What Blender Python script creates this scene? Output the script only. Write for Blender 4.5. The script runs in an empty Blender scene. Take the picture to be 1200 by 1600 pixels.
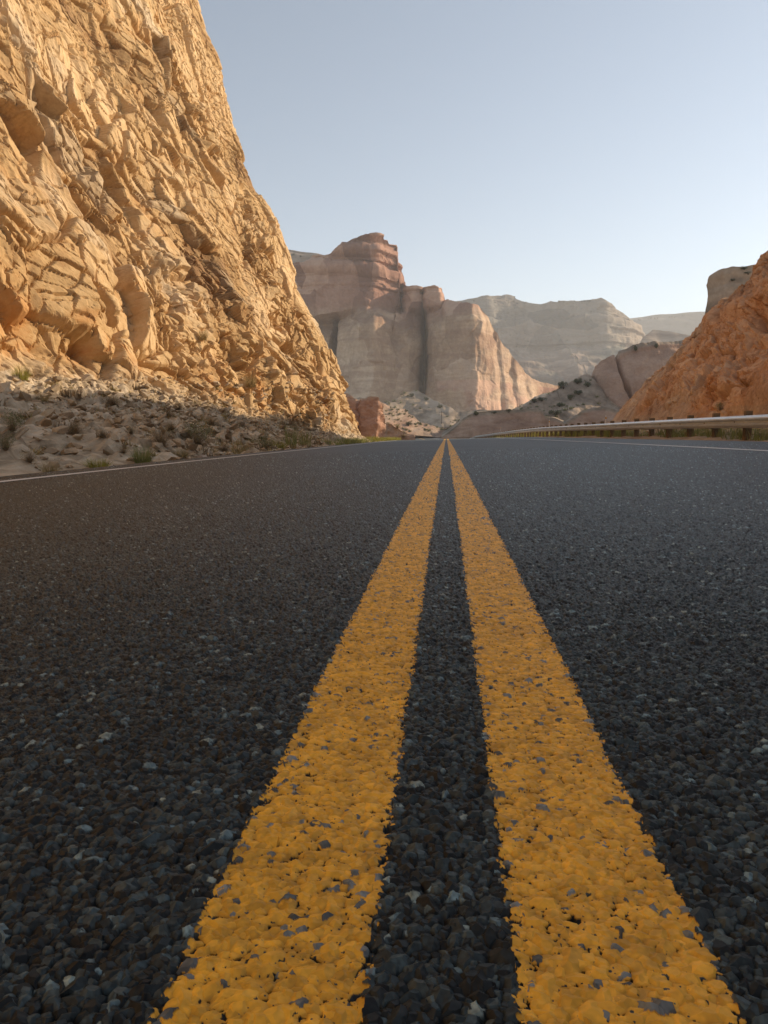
import bpy, bmesh, math, random
import numpy as np
from mathutils import Vector, Matrix, Euler

random.seed(7)
SC = bpy.context.scene
COL = SC.collection
rad = math.radians

# ------------------------------------------------------------------ camera
EYE = 0.293
FPX, VX, VY = 1208.0, 697.0, 680.0
YAW = math.atan((VX - 600) / FPX)
PIT = math.atan((800 - VY) / math.hypot(FPX, 97))
cam_d = bpy.data.cameras.new("camera")
cam = bpy.data.objects.new("camera", cam_d)
COL.objects.link(cam)
cam.location = (0, 0, EYE)
cam.rotation_euler = (rad(90) - PIT, 0, YAW)
cam_d.sensor_fit = 'VERTICAL'
cam_d.sensor_height = 24.0
cam_d.sensor_width = 18.0
cam_d.lens = 24.0 * FPX / 1600.0
cam_d.clip_start = 0.05
cam_d.clip_end = 12000
SC.camera = cam

# ------------------------------------------------------------------ world, sun, exposure
SUN_EL = rad(22.0)
SUN_AZ = rad(28)            # direction of the sun in plan, measured from +x towards +y
w = bpy.data.worlds.new("World")
SC.world = w
w.use_nodes = True
wn = w.node_tree
wn.nodes.clear()
sky = wn.nodes.new('ShaderNodeTexSky')
sky.sky_type = 'NISHITA'
sky.sun_disc = False
sky.sun_elevation = SUN_EL
sky.sun_rotation = rad(90) - SUN_AZ
sky.altitude = 1500
sky.air_density = 1.0
sky.dust_density = 1.3
sky.ozone_density = 1.0
bg = wn.nodes.new('ShaderNodeBackground')
bg.inputs['Strength'].default_value = 0.100
wo = wn.nodes.new('ShaderNodeOutputWorld')
hs = wn.nodes.new('ShaderNodeHueSaturation'); hs.inputs['Saturation'].default_value = 0.68
wn.links.new(sky.outputs[0], hs.inputs['Color']); 
tn = wn.nodes.new('ShaderNodeMix'); tn.data_type = 'RGBA'; tn.blend_type = 'MULTIPLY'; tn.inputs[0].default_value = 1.0
tn.inputs[7].default_value = (0.95, 0.99, 0.965, 1)
wn.links.new(hs.outputs[0], tn.inputs[6]); wn.links.new(tn.outputs[2], bg.inputs[0])
wn.links.new(bg.outputs[0], wo.inputs[0])

sd = bpy.data.lights.new("sun", 'SUN')
sd.energy = 4.0
sd.angle = rad(0.6)
sd.color = (1.0, 0.80, 0.56)
sun = bpy.data.objects.new("sun", sd)
COL.objects.link(sun)
tosun = Vector((math.cos(SUN_EL) * math.cos(SUN_AZ), math.cos(SUN_EL) * math.sin(SUN_AZ), math.sin(SUN_EL)))
sun.rotation_euler = tosun.to_track_quat('Z', 'Y').to_euler()

SC.view_settings.view_transform = 'Standard'
SC.view_settings.look = 'None'
SC.view_settings.gamma = 1.0
SC.view_settings.exposure = 0.8
SC.render.engine = 'CYCLES'
SC.cycles.use_denoising = True
SC.cycles.denoising_prefilter = 'ACCURATE'
SC.cycles.volume_bounces = 1
SC.cycles.max_bounces = 6
HAZE = 0.00025

# ------------------------------------------------------------------ helpers: rays and noise
def ray(px, py):
    x, y, z = (px - 600) / FPX, 1.0, (800 - py) / FPX
    y2 = y * math.cos(PIT) + z * math.sin(PIT)
    z2 = z * math.cos(PIT) - y * math.sin(PIT)
    x3 = x * math.cos(YAW) - y2 * math.sin(YAW)
    y3 = x * math.sin(YAW) + y2 * math.cos(YAW)
    return x3 / y3, z2 / y3

def W(px, py, D):
    rx, rz = ray(px, py)
    return np.array((rx * D, D, EYE + rz * D))

def hsh(ix, iy, s):
    ix = ix.astype(np.int64); iy = iy.astype(np.int64)
    n = (ix * 374761393 + iy * 668265263 + int(s) * 974634777) & 0xFFFFFFFF
    n = ((n ^ (n >> 13)) * 1274126177) & 0xFFFFFFFF
    n = ((n ^ (n >> 16)) * 2246822519) & 0xFFFFFFFF
    n = n ^ (n >> 15)
    return (n & 0xFFFFFF).astype(np.float64) / float(0x1000000)

def vnoise(u, v, s):
    iu = np.floor(u); iv = np.floor(v)
    fu = u - iu; fv = v - iv
    fu = fu * fu * fu * (fu * (fu * 6 - 15) + 10); fv = fv * fv * fv * (fv * (fv * 6 - 15) + 10)
    a = hsh(iu, iv, s); b = hsh(iu + 1, iv, s); c = hsh(iu, iv + 1, s); d = hsh(iu + 1, iv + 1, s)
    return (a * (1 - fu) + b * fu) * (1 - fv) + (c * (1 - fu) + d * fu) * fv - 0.5

def fbm(u, v, s, o=4, g=0.5):
    r = 0; a = 1.0; f = 1.0
    for k in range(o):
        r = r + a * vnoise(u * f + 17.3 * k, v * f - 9.1 * k, s + 31 * k)
        a *= g; f *= 2.03
    return r

def ridged(u, v, s, o=4, g=0.5):
    r = 0; a = 1.0; f = 1.0
    for k in range(o):
        r = r + a * (0.5 - np.abs(2 * vnoise(u * f + 7.7 * k, v * f + 3.3 * k, s + 13 * k)))
        a *= g; f *= 2.1
    return r

def chunk(u, v, s, k=1.6, flat=0.22, tilt=0.5, amp=0.8, want_id=True):
    """angular blocks: highest of a set of tilted, bevelled polygonal blocks, one per jittered cell"""
    iu = np.floor(u); iv = np.floor(v)
    best = np.full(u.shape, -1e9); rid = np.zeros(u.shape)
    for di in (-1, 0, 1):
        for dj in (-1, 0, 1):
            cu = iu + di; cv = iv + dj
            r1 = hsh(cu, cv, s); r2 = hsh(cu, cv, s + 1); r3 = hsh(cu, cv, s + 2); r4 = hsh(cu, cv, s + 3)
            du = u - (cu + 0.1 + 0.8 * r1); dv = v - (cv + 0.1 + 0.8 * r2)
            a = r3 * 6.283
            ca = np.cos(a); sa = np.sin(a)
            p = du * ca + dv * sa; q = -du * sa + dv * ca
            m = np.maximum(np.maximum(np.abs(p), np.abs(q) * (0.7 + 0.6 * r4)), np.abs(0.62 * p + 0.78 * q))
            r5 = hsh(cu, cv, s + 4)
            h = amp * r5 + tilt * ((r4 - 0.5) * p + (r1 - 0.5) * q) * 2 - k * np.maximum(0, m - flat)
            sel = h > best
            best = np.where(sel, h, best)
            rid = np.where(sel, hsh(cu, cv, s + 5), rid)
    return best, rid

def facet(u, v, s, tilt=1.0, amp=0.6, gap=0.05, groove=0.35):
    """broken rock: every jittered cell is one tilted plane, cells meet in steps; returns height, id, distance to the joint"""
    iu = np.floor(u); iv = np.floor(v)
    f1 = np.full(u.shape, 1e9); f2 = np.full(u.shape, 1e9); h = np.zeros(u.shape); rid = np.zeros(u.shape)
    for di in (-1, 0, 1):
        for dj in (-1, 0, 1):
            cu = iu + di; cv = iv + dj
            r1 = hsh(cu, cv, s); r2 = hsh(cu, cv, s + 1); r3 = hsh(cu, cv, s + 2); r4 = hsh(cu, cv, s + 3)
            du = u - (cu + r1); dv = v - (cv + r2)
            a = r3 * 3.1416
            p = du * np.cos(a) + dv * np.sin(a); q = -du * np.sin(a) + dv * np.cos(a)
            m = np.maximum(np.abs(p), np.abs(q)) * 0.65 + 0.35 * np.hypot(du, dv) - 0.22 * r4
            r5 = hsh(cu, cv, s + 4); r6 = hsh(cu, cv, s + 5)
            pl = amp * (r5 - 0.5) + tilt * ((r6 - 0.5) * du + (r1 * 7 % 1 - 0.5) * dv)
            near = m < f1
            f2 = np.where(near, f1, np.minimum(f2, m))
            h = np.where(near, pl, h); rid = np.where(near, r5, rid)
            f1 = np.where(near, m, f1)
    e = f2 - f1
    h = h - groove * amp * np.exp(-(e / gap) ** 2)
    return h, rid, e

def soft(h, n):
    """weather the edges of a height array"""
    for _ in range(n):
        g = h.copy(); g[1:-1] = (h[:-2] + 2 * h[1:-1] + h[2:]) / 4
        h = g.copy(); h[:, 1:-1] = (g[:, :-2] + 2 * g[:, 1:-1] + g[:, 2:]) / 4
    return h

def sstep(a, b, x):
    t = np.clip((x - a) / (b - a), 0, 1)
    return t * t * (3 - 2 * t)

# ------------------------------------------------------------------ helpers: meshes
def tag(o, label=None, cat=None, group=None, kind=None):
    if label: o['label'] = label
    if cat: o['category'] = cat
    if group: o['group'] = group
    if kind: o['kind'] = kind
    return o

def mesh_arrays(name, V, Fq, mats, parent=None, cols=None, smooth=False, midx=None, colname='tint'):
    me = bpy.data.meshes.new(name)
    V = np.asarray(V, dtype=np.float32).reshape(-1, 3)
    Fq = np.asarray(Fq, dtype=np.int32)
    k = Fq.shape[1]
    me.vertices.add(len(V)); me.vertices.foreach_set('co', V.ravel())
    me.loops.add(Fq.size); me.loops.foreach_set('vertex_index', Fq.ravel())
    me.polygons.add(len(Fq))
    me.polygons.foreach_set('loop_start', np.arange(0, Fq.size, k, dtype=np.int32))
    me.polygons.foreach_set('loop_total', np.full(len(Fq), k, dtype=np.int32))
    if midx is not None:
        me.polygons.foreach_set('material_index', np.asarray(midx, dtype=np.int32))
    me.polygons.foreach_set('use_smooth', np.full(len(Fq), bool(smooth)))
    me.update(calc_edges=True)
    if cols is not None:
        at = me.color_attributes.new(colname, 'FLOAT_COLOR', 'POINT')
        c = np.ones((len(V), 4), dtype=np.float32); c[:, :cols.shape[1]] = cols
        at.data.foreach_set('color', c.ravel())
    for m in (mats if isinstance(mats, (list, tuple)) else [mats]):
        me.materials.append(m)
    o = bpy.data.objects.new(name, me)
    COL.objects.link(o)
    if parent: o.parent = parent
    return o

def grid_faces(n, m, flip=False):
    i = np.arange(n - 1)[:, None]; j = np.arange(m - 1)[None, :]
    a = (i * m + j).ravel(); b = a + m; c = b + 1; d = a + 1
    f = np.stack([a, b, c, d], 1)
    return f[:, ::-1] if flip else f

def grid_normals(P):
    du = np.gradient(P, axis=0); dv = np.gradient(P, axis=1)
    n = np.cross(du, dv)
    n /= np.maximum(np.linalg.norm(n, axis=2, keepdims=True), 1e-9)
    return n

def blur(N, r):
    for _ in range(r):
        M = N.copy()
        M[1:-1] = (N[:-2] + N[1:-1] * 2 + N[2:]) / 4
        N = M.copy()
        M[:, 1:-1] = (N[:, :-2] + N[:, 1:-1] * 2 + N[:, 2:]) / 4
        N = M
    return N / np.maximum(np.linalg.norm(N, axis=2, keepdims=True), 1e-9)

def bm_obj(name, bm, m, parent=None, smooth=False):
    me = bpy.data.meshes.new(name)
    bm.normal_update()
    bm.to_mesh(me); bm.free()
    for mm in (m if isinstance(m, (list, tuple)) else [m]): me.materials.append(mm)
    if smooth:
        for p in me.polygons: p.use_smooth = True
    o = bpy.data.objects.new(name, me); COL.objects.link(o)
    if parent: o.parent = parent
    return o

def add_box(bm, c, s, rot=None, bevel=0.0, mi=0):
    r = bmesh.ops.create_cube(bm, size=1.0)
    vs = r['verts']
    M = Matrix.Translation(c) @ (rot.to_4x4() if rot else Matrix.Identity(4)) @ Matrix.Diagonal((*s, 1))
    bmesh.ops.transform(bm, matrix=M, verts=vs)
    if bevel:
        es = list({e for v in vs for e in v.link_edges})
        bmesh.ops.bevel(bm, geom=es, offset=bevel, segments=1, affect='EDGES')

def empty(name, loc, rz=0):
    o = bpy.data.objects.new(name, None)
    o.location = loc; o.rotation_euler = (0, 0, rz)
    o.empty_display_size = 0.2
    COL.objects.link(o)
    return o

# ------------------------------------------------------------------ helpers: materials
def mat(name):
    m = bpy.data.materials.new(name)
    m.use_nodes = True
    nt = m.node_tree
    b = nt.nodes['Principled BSDF']
    b.inputs['Roughness'].default_value = 0.9
    b.inputs['Specular IOR Level'].default_value = 0.25
    return m, nt, b

def nd(nt, t, **kw):
    n = nt.nodes.new(t)
    for k, v in kw.items():
        if k in ('op',): n.operation = v
        else: n.inputs[k].default_value = v
    return n

def ramp(nt, src, stops, interp='LINEAR'):
    r = nt.nodes.new('ShaderNodeValToRGB')
    e = r.color_ramp.elements
    r.color_ramp.interpolation = interp
    while len(e) < len(stops): e.new(0.5)
    for i, (p, c) in enumerate(stops):
        e[i].position = p
        e[i].color = (*c, 1) if len(c) == 3 else c
    nt.links.new(src, r.inputs[0])
    return r.outputs[0]

def noise(nt, vec, scale, detail=5, rough=0.6, dist=0.0):
    n = nd(nt, 'ShaderNodeTexNoise', Scale=scale, Detail=detail, Roughness=rough, Distortion=dist)
    nt.links.new(vec, n.inputs['Vector'])
    return n.outputs['Fac']

def mix(nt, fac, a, b, mode='MIX'):
    n = nt.nodes.new('ShaderNodeMix'); n.data_type = 'RGBA'; n.blend_type = mode
    for s, v in ((0, fac), (6, a), (7, b)):
        if isinstance(v, bpy.types.NodeSocket): nt.links.new(v, n.inputs[s])
        elif isinstance(v, (int, float)): n.inputs[s].default_value = v
        else: n.inputs[s].default_value = (*v, 1)
    return n.outputs[2]

def math_n(nt, op, a, b=0.0, clamp=False):
    n = nt.nodes.new('ShaderNodeMath'); n.operation = op; n.use_clamp = clamp
    for i, v in enumerate((a, b)):
        if isinstance(v, bpy.types.NodeSocket): nt.links.new(v, n.inputs[i])
        else: n.inputs[i].default_value = v
    return n.outputs[0]

def coord(nt, scale=(1, 1, 1), rot=(0, 0, 0)):
    tc = nt.nodes.new('ShaderNodeTexCoord')
    mp = nt.nodes.new('ShaderNodeMapping')
    mp.inputs['Scale'].default_value = scale
    mp.inputs['Rotation'].default_value = rot
    nt.links.new(tc.outputs['Object'], mp.inputs[0])
    return mp.outputs[0]

def rock_mat(name, dark, mid, light, rust=None, S=1.0, bumpd=0.03, second=None, streak=0.0, bands=0.0, bandcol=None, bands_scale=0.2):
    """S: feature size in metres. tint attribute: R block value, G fine block value, B second material weight, A rust weight"""
    m, nt, b = mat(name)
    v = coord(nt)
    at = nt.nodes.new('ShaderNodeVertexColor'); at.layer_name = 'tint'
    sep = nt.nodes.new('ShaderNodeSeparateColor'); nt.links.new(at.outputs[0], sep.inputs[0])
    n1 = noise(nt, v, 0.22 / S, 4, 0.6)
    n2 = noise(nt, v, 1.5 / S, 6, 0.7, 0.15)
    n3 = noise(nt, v, 9.0 / S, 4, 0.7)
    f = math_n(nt, 'ADD', math_n(nt, 'MULTIPLY', n1, 0.45), math_n(nt, 'MULTIPLY', n2, 0.45))
    f = math_n(nt, 'ADD', f, math_n(nt, 'MULTIPLY', math_n(nt, 'SUBTRACT', sep.outputs[0], 0.5), 0.24))
    f = math_n(nt, 'ADD', f, math_n(nt, 'MULTIPLY', math_n(nt, 'SUBTRACT', n3, 0.5), 0.28))
    c = ramp(nt, f, [(0.26, dark), (0.45, mid), (0.64, light)])
    if bands:
        vb = coord(nt, (0.15, 0.15, 1.0))
        nb = noise(nt, vb, bands_scale, 5, 0.65, 0.3)
        fb = ramp(nt, nb, [(0.44, (0, 0, 0)), (0.56, (1, 1, 1))])
        c = mix(nt, math_n(nt, 'MULTIPLY', fb, bands), c, bandcol or dark)
    if streak:
        vs = coord(nt, (1.0, 1.0, 0.08))
        ns = noise(nt, vs, 0.9 / S, 5, 0.7, 0.2)
        fs = ramp(nt, ns, [(0.5, (0, 0, 0)), (0.68, (1, 1, 1))])
        c = mix(nt, math_n(nt, 'MULTIPLY', fs, streak), c, dark)
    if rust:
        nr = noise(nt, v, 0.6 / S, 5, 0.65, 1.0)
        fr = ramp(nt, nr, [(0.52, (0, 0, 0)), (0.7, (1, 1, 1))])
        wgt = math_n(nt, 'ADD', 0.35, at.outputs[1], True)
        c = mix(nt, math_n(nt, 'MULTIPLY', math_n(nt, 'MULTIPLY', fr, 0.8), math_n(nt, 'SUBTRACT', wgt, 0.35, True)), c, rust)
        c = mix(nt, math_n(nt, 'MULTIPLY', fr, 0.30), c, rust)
    if second:
        sf = math_n(nt, 'ADD', f, math_n(nt, 'MULTIPLY', math_n(nt, 'SUBTRACT', sep.outputs[1], 0.5), 0.25))
        c2 = ramp(nt, sf, [(0.25, second[0]), (0.45, second[1]), (0.68, second[2])])
        c = mix(nt, sep.outputs[2], c, c2)
    nt.links.new(c, b.inputs['Base Color'])
    b.inputs['Roughness'].default_value = 0.95
    b.inputs['Specular IOR Level'].default_value = 0.15
    bp = nt.nodes.new('ShaderNodeBump'); bp.inputs['Strength'].default_value = 0.7; bp.inputs['Distance'].default_value = bumpd
    h = math_n(nt, 'ADD', n2, math_n(nt, 'MULTIPLY', n3, 0.5))
    nt.links.new(h, bp.inputs['Height']); nt.links.new(bp.outputs[0], b.inputs['Normal'])
    return m

def plain(name, c, rough=0.85, var=0.25, scale=8.0, metal=0.0, spec=0.3):
    m, nt, b = mat(name)
    v = coord(nt)
    n = noise(nt, v, scale, 4, 0.6)
    lo = tuple(x * (1 - var) for x in c); hi = tuple(min(1, x * (1 + var)) for x in c)
    nt.links.new(ramp(nt, n, [(0.3, lo), (0.7, hi)]), b.inputs['Base Color'])
    b.inputs['Roughness'].default_value = rough
    b.inputs['Metallic'].default_value = metal
    b.inputs['Specular IOR Level'].default_value = spec
    return m

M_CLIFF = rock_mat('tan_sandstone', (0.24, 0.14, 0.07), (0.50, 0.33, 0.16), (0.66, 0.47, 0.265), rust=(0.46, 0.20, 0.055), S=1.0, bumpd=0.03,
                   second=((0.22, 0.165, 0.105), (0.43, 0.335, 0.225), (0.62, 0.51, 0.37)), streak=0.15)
M_ORANGE = rock_mat('orange_sandstone', (0.23, 0.12, 0.065), (0.52, 0.30, 0.17), (0.68, 0.46, 0.29), rust=(0.45, 0.17, 0.04), S=1.2, bumpd=0.04,
                    second=((0.19, 0.15, 0.10), (0.33, 0.26, 0.18), (0.46, 0.37, 0.26)), streak=0.2)
M_BUTTE = rock_mat('pink_sandstone', (0.28, 0.18, 0.12), (0.48, 0.335, 0.225), (0.65, 0.49, 0.35), S=14.0, bumpd=0.5,
                   second=((0.22, 0.115, 0.085), (0.36, 0.20, 0.145), (0.52, 0.33, 0.24)), streak=0.55, bands=0.35, bandcol=(0.22, 0.11, 0.08), bands_scale=0.16)
M_MESA = rock_mat('pale_sandstone', (0.22, 0.16, 0.12), (0.34, 0.25, 0.185), (0.47, 0.365, 0.27), S=30.0, bumpd=1.0,
                  second=((0.12, 0.12, 0.10), (0.20, 0.18, 0.15), (0.30, 0.25, 0.20)), streak=0.2, bands=0.7, bandcol=(0.17, 0.115, 0.085), bands_scale=0.09)
M_RED = rock_mat('red_sandstone', (0.20, 0.095, 0.06), (0.37, 0.20, 0.13), (0.50, 0.31, 0.22), S=2.5, bumpd=0.08,
                 second=((0.20, 0.15, 0.11), (0.34, 0.25, 0.19), (0.50, 0.39, 0.30)), streak=0.2)
M_BANK = rock_mat('mauve_bank_rock', (0.25, 0.145, 0.10), (0.39, 0.245, 0.175), (0.52, 0.35, 0.255), S=4.0, bumpd=0.12,
                  second=((0.18, 0.14, 0.10), (0.31, 0.24, 0.175), (0.46, 0.36, 0.27)), streak=0.1)
M_SOIL = rock_mat('desert_soil', (0.22, 0.16, 0.10), (0.38, 0.285, 0.19), (0.50, 0.39, 0.28), S=1.5, bumpd=0.03,
                  second=((0.17, 0.10, 0.07), (0.28, 0.18, 0.12), (0.36, 0.25, 0.18)))

# ------------------------------------------------------------------ road geometry
BANK = 0.027
def zprof(y):
    y = np.asarray(y, dtype=float)
    z = 0.050 * (1 - np.exp(-np.clip(y, 0, None) / 4.5)) + np.where(y < 0, 0.011 * y, 0)
    d = np.clip(y - 52, 0, None)
    fall = np.interp(y, [52, 60, 70, 85, 100, 130, 160, 200, 240, 280, 340, 500], [0, -.03, -.10, -.26, -.42, -.75, -.80, -.42, -.25, -.15, .5, 6])
    return z + fall
def cx(y):
    return np.interp(y, [-300, 60, 75, 90, 110, 140, 170, 200, 225, 250, 275, 300, 340, 400], [0, 0, -.25, -.8, -1.7, -3.2, -4.6, -7.0, -10.5, -16, -25, -38, -62, -105])
def zroad(x, y):
    b = BANK * np.interp(y, [-100, 150, 200], [1, 1, 0.2])
    return zprof(y) + b * (x - cx(y))

# road materials
def asphalt_mat(name, use_attr):
    m, nt, b = mat(name)
    v = coord(nt)
    big = noise(nt, v, 0.35, 4, 0.6)
    bigm = ramp(nt, big, [(0.3, (0.82,) * 3), (0.7, (1.18,) * 3)])
    if use_attr:
        at = nt.nodes.new('ShaderNodeVertexColor'); at.layer_name = 'tint'
        c = at.outputs[0]
    else:
        vo = nt.nodes.new('ShaderNodeTexVoronoi'); vo.inputs['Scale'].default_value = 95.0
        nt.links.new(v, vo.inputs['Vector'])
        sp = nt.nodes.new('ShaderNodeSeparateColor'); nt.links.new(vo.outputs['Color'], sp.inputs[0])
        c = ramp(nt, sp.outputs[0], [(0.0, (0.020, 0.025, 0.025)), (0.6, (0.042, 0.051, 0.052)), (0.9, (0.08, 0.096, 0.097)), (0.98, (0.14, 0.145, 0.15))])
        bp = nt.nodes.new('ShaderNodeBump'); bp.inputs['Strength'].default_value = 0.5; bp.inputs['Distance'].default_value = 0.003
        nt.links.new(vo.outputs['Distance'], bp.inputs['Height']); nt.links.new(bp.outputs[0], b.inputs['Normal'])
    nt.links.new(mix(nt, 1.0, c, bigm, 'MULTIPLY'), b.inputs['Base Color'])
    b.inputs['Roughness'].default_value = 0.55 if use_attr else 0.58
    b.inputs['Specular IOR Level'].default_value = 0.28 if use_attr else 0.36
    return m

M_ASPH_N = asphalt_mat('asphalt_aggregate', True)
M_ASPH = asphalt_mat('asphalt', False)
m_, nt_, b_ = mat('yellow_paint')
at_ = nt_.nodes.new('ShaderNodeVertexColor'); at_.layer_name = 'tint'
nt_.links.new(at_.outputs[0], b_.inputs['Base Color'])
b_.inputs['Roughness'].default_value = 0.6; b_.inputs['Specular IOR Level'].default_value = 0.35
M_YEL_N = m_

def paint_mat(name, c, worn):
    m, nt, b = mat(name)
    v = coord(nt)
    n = noise(nt, v, 70.0, 3, 0.7); n2 = noise(nt, v, 3.0, 4, 0.6)
    f = math_n(nt, 'ADD', math_n(nt, 'MULTIPLY', n, 0.7), math_n(nt, 'MULTIPLY', n2, 0.3))
    nt.links.new(ramp(nt, f, [(worn - 0.04, (0.07, 0.07, 0.07)), (worn + 0.04, c)]), b.inputs['Base Color'])
    b.inputs['Roughness'].default_value = 0.6
    return m
M_YEL = paint_mat('yellow_paint_far', (0.62, 0.34, 0.04), 0.36)
M_WHT = paint_mat('white_paint', (0.62, 0.61, 0.58), 0.38)

LINE_C, LINE_W = 0.092, 0.1065      # centre offset and width of each yellow line
Y_FAN = 13.0

def build_road():
    # near patch: real aggregate, mesh gets finer towards the camera
    nr = 1050
    q = np.linspace(1 / 0.29, 1 / Y_FAN, nr)            # uniform in 1/y
    y = 1 / q
    # a little denser close by in x
    sx = np.concatenate([np.linspace(-4.0, -0.80, 200, endpoint=False), np.linspace(-0.80, -0.64, 120, endpoint=False), np.linspace(-0.64, 0.48, 1400, endpoint=False), np.linspace(0.48, 0.64, 120, endpoint=False), np.linspace(0.64, 4.0, 200)])
    ncol = len(sx)
    Y = np.repeat(y[:, None], ncol, 1); X = np.clip(sx[None, :] * Y, -3.88, 5.15)
    wx = X + 0.0015 * vnoise(X * 260, Y * 260, 5); wy = Y + 0.0015 * vnoise(X * 260, Y * 260, 6)
    h1, id1 = chunk(wx / 0.0098, wy / 0.0098, 101, k=2.6, flat=0.30, tilt=1.1, amp=0.9)
    h2, id2 = chunk(wx / 0.0060, wy / 0.0060, 201, k=2.5, flat=0.30, tilt=1.0, amp=0.9)
    lowmix = vnoise(X * 22, Y * 22, 9) * 0.5
    a = h1 * 0.0044; bq = h2 * 0.0029 + 0.0006 + lowmix * 0.0016
    top = a > bq
    H = np.where(top, a, bq); ID = np.where(top, id1, id2)
    # paint
    edge = 0.004 * vnoise(X * 110, Y * 110, 31) + 0.006 * vnoise(X * 420, Y * 420, 32) + 0.004 * vnoise(X * 9, Y * 9, 33)
    dl = np.minimum(np.abs(X + LINE_C), np.abs(X - LINE_C)) - LINE_W / 2 + edge * 0.9
    fade = fbm(X * 14, Y * 14, 41, 3)
    edgew = sstep(-0.011, 0.002, dl)                      # 1 close to the rim of the line
    fine = fbm(X * 300, Y * 300, 43, 2)
    pit = vnoise(X * 105, Y * 105, 44)
    bare_stone = (ID > (0.957 - 0.06 * np.clip(fade, 0, 1) - 0.16 * edgew)) & (H > 0.0011 + 0.0030 * fine)
    bare_stone |= (~top) & (ID > 0.93 - 0.10 * edgew) & (H > 0.0015 + 0.002 * fine)
    hole = (H < (-0.0004 + 0.0008 * fade + 0.0020 * edgew + 0.0016 * fine)) & (pit > -0.05 - 0.4 * edgew)
    hole |= (vnoise(X * 480, Y * 480, 45) > 0.385 - 0.06 * fade - 0.12 * edgew) & (H < 0.0019)
    painted = (dl < 0) & ~bare_stone & ~hole
    fill = 0.0007
    Hp = np.where(painted, np.maximum(H, -0.0007) * 0.56 + fill, H)
    # stone colours, with contrast raised to stand in for glints
    id3 = hsh(np.floor(ID * 4096), np.floor(ID * 977), 3)
    g = 0.007 + 0.062 * ID ** 2 + 0.055 * np.clip(id3 - 0.8, 0, 1) * 5
    lite = (ID > 0.968)
    g = np.where(lite, 0.10 + id3 * 0.17, g)
    n = 1 + 0.85 * fbm(X * 420, Y * 420, 51, 2)  # fine albedo grain, painted as small glints on the stone facets
    g = g * n
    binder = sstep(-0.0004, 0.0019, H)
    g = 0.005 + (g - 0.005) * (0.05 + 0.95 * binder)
    warm = np.where(lite & (id3 > 0.75), 0.10, np.where(id3 > 0.93, 0.05, -0.10))
    g = g * 1.22
    trk = 1 + 0.18 * np.exp(-((np.abs(X - 1.9) - 0.85) / 0.3) ** 2) + 0.18 * np.exp(-((np.abs(X + 1.9) - 0.85) / 0.3) ** 2)
    g = g * trk
    C = np.stack([g * (1 + warm) * 0.73, g * 0.98, g * (1 - warm * 0.9) * 0.97], 2)
    # stone under worn paint keeps a grey tone
    bs = bare_stone & (dl < 0)
    gs = (0.07 + 0.18 * id3) * (1 + .6 * fine)
    C[bs] = np.stack([gs * .92, gs * 1.0, gs * 0.98], 2)[bs]
    pv = 1 + 0.35 * fbm(X * 60, Y * 60, 61, 3) + 0.34 * (id3 - 0.5) + 0.25 * fine
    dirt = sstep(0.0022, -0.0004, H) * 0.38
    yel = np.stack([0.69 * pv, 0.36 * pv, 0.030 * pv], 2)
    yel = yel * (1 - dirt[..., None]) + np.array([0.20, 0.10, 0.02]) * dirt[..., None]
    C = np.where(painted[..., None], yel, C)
    Z = zroad(X, Y) + Hp
    P = np.stack([X, Y, Z], 2)
    Fq = grid_faces(nr, ncol, flip=True)
    # split the faces of the line bands into their own objects
    wide = (X[1:, 1:] - X[1:, :-1] + X[:-1, 1:] - X[:-1, :-1]).ravel() > 1e-6
    Fq = Fq[wide]
    xc = ((X[:-1, :-1] + X[1:, 1:]).ravel() / 2)[wide]
    left = np.abs(xc + LINE_C) < LINE_W / 2 + 0.007
    right = np.abs(xc - LINE_C) < LINE_W / 2 + 0.007
    rest = ~(left | right)
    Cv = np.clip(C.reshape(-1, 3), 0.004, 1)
    Pv = P.reshape(-1, 3)
    def sub(sel):
        f = Fq[sel]
        u, inv = np.unique(f, return_inverse=True)
        return Pv[u], inv.reshape(f.shape), Cv[u]
    # far and side parts of the road as plain strips
    ys = np.concatenate([np.arange(-60, 0, 2.0), np.arange(0, 60, 1.0), np.arange(60, 420, 3.0)])
    xs = np.array([-3.95, -3.3, -2.0, -0.6, 0, 0.6, 2.0, 3.3, 4.2, 5.3])
    YY = np.repeat(ys[:, None], len(xs), 1); XX = xs[None, :] + cx(YY)
    drop = np.interp(ys, [0, 0.9, 1.1, Y_FAN - 0.2, Y_FAN], [-0.0035, -0.0035, -0.006, -0.004, 0.0])[:, None]
    ZZ = zroad(XX, YY) + drop
    # crumbled edge
    XX[:, 0] += 0.10 * vnoise(ys * 1.3, ys * 0, 3) + 0.05 * vnoise(ys * 5.1, ys * 0, 4)
    XX[:, -1] += 0.15 * vnoise(ys * 1.3, ys * 0, 5)
    P2 = np.stack([XX, YY, ZZ], 2).reshape(-1, 3)
    F2 = grid_faces(len(ys), len(xs), flip=True)
    v, f, c = sub(rest)
    V = np.concatenate([v, P2]); FF = np.concatenate([f, F2 + len(v)])
    CC = np.concatenate([c, np.full((len(P2), 3), 0.05)])
    mi = np.concatenate([np.zeros(len(f)), np.ones(len(F2))])
    tag(mesh_arrays('road', V, FF, [M_ASPH_N, M_ASPH], cols=CC, midx=mi), kind='structure')
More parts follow.
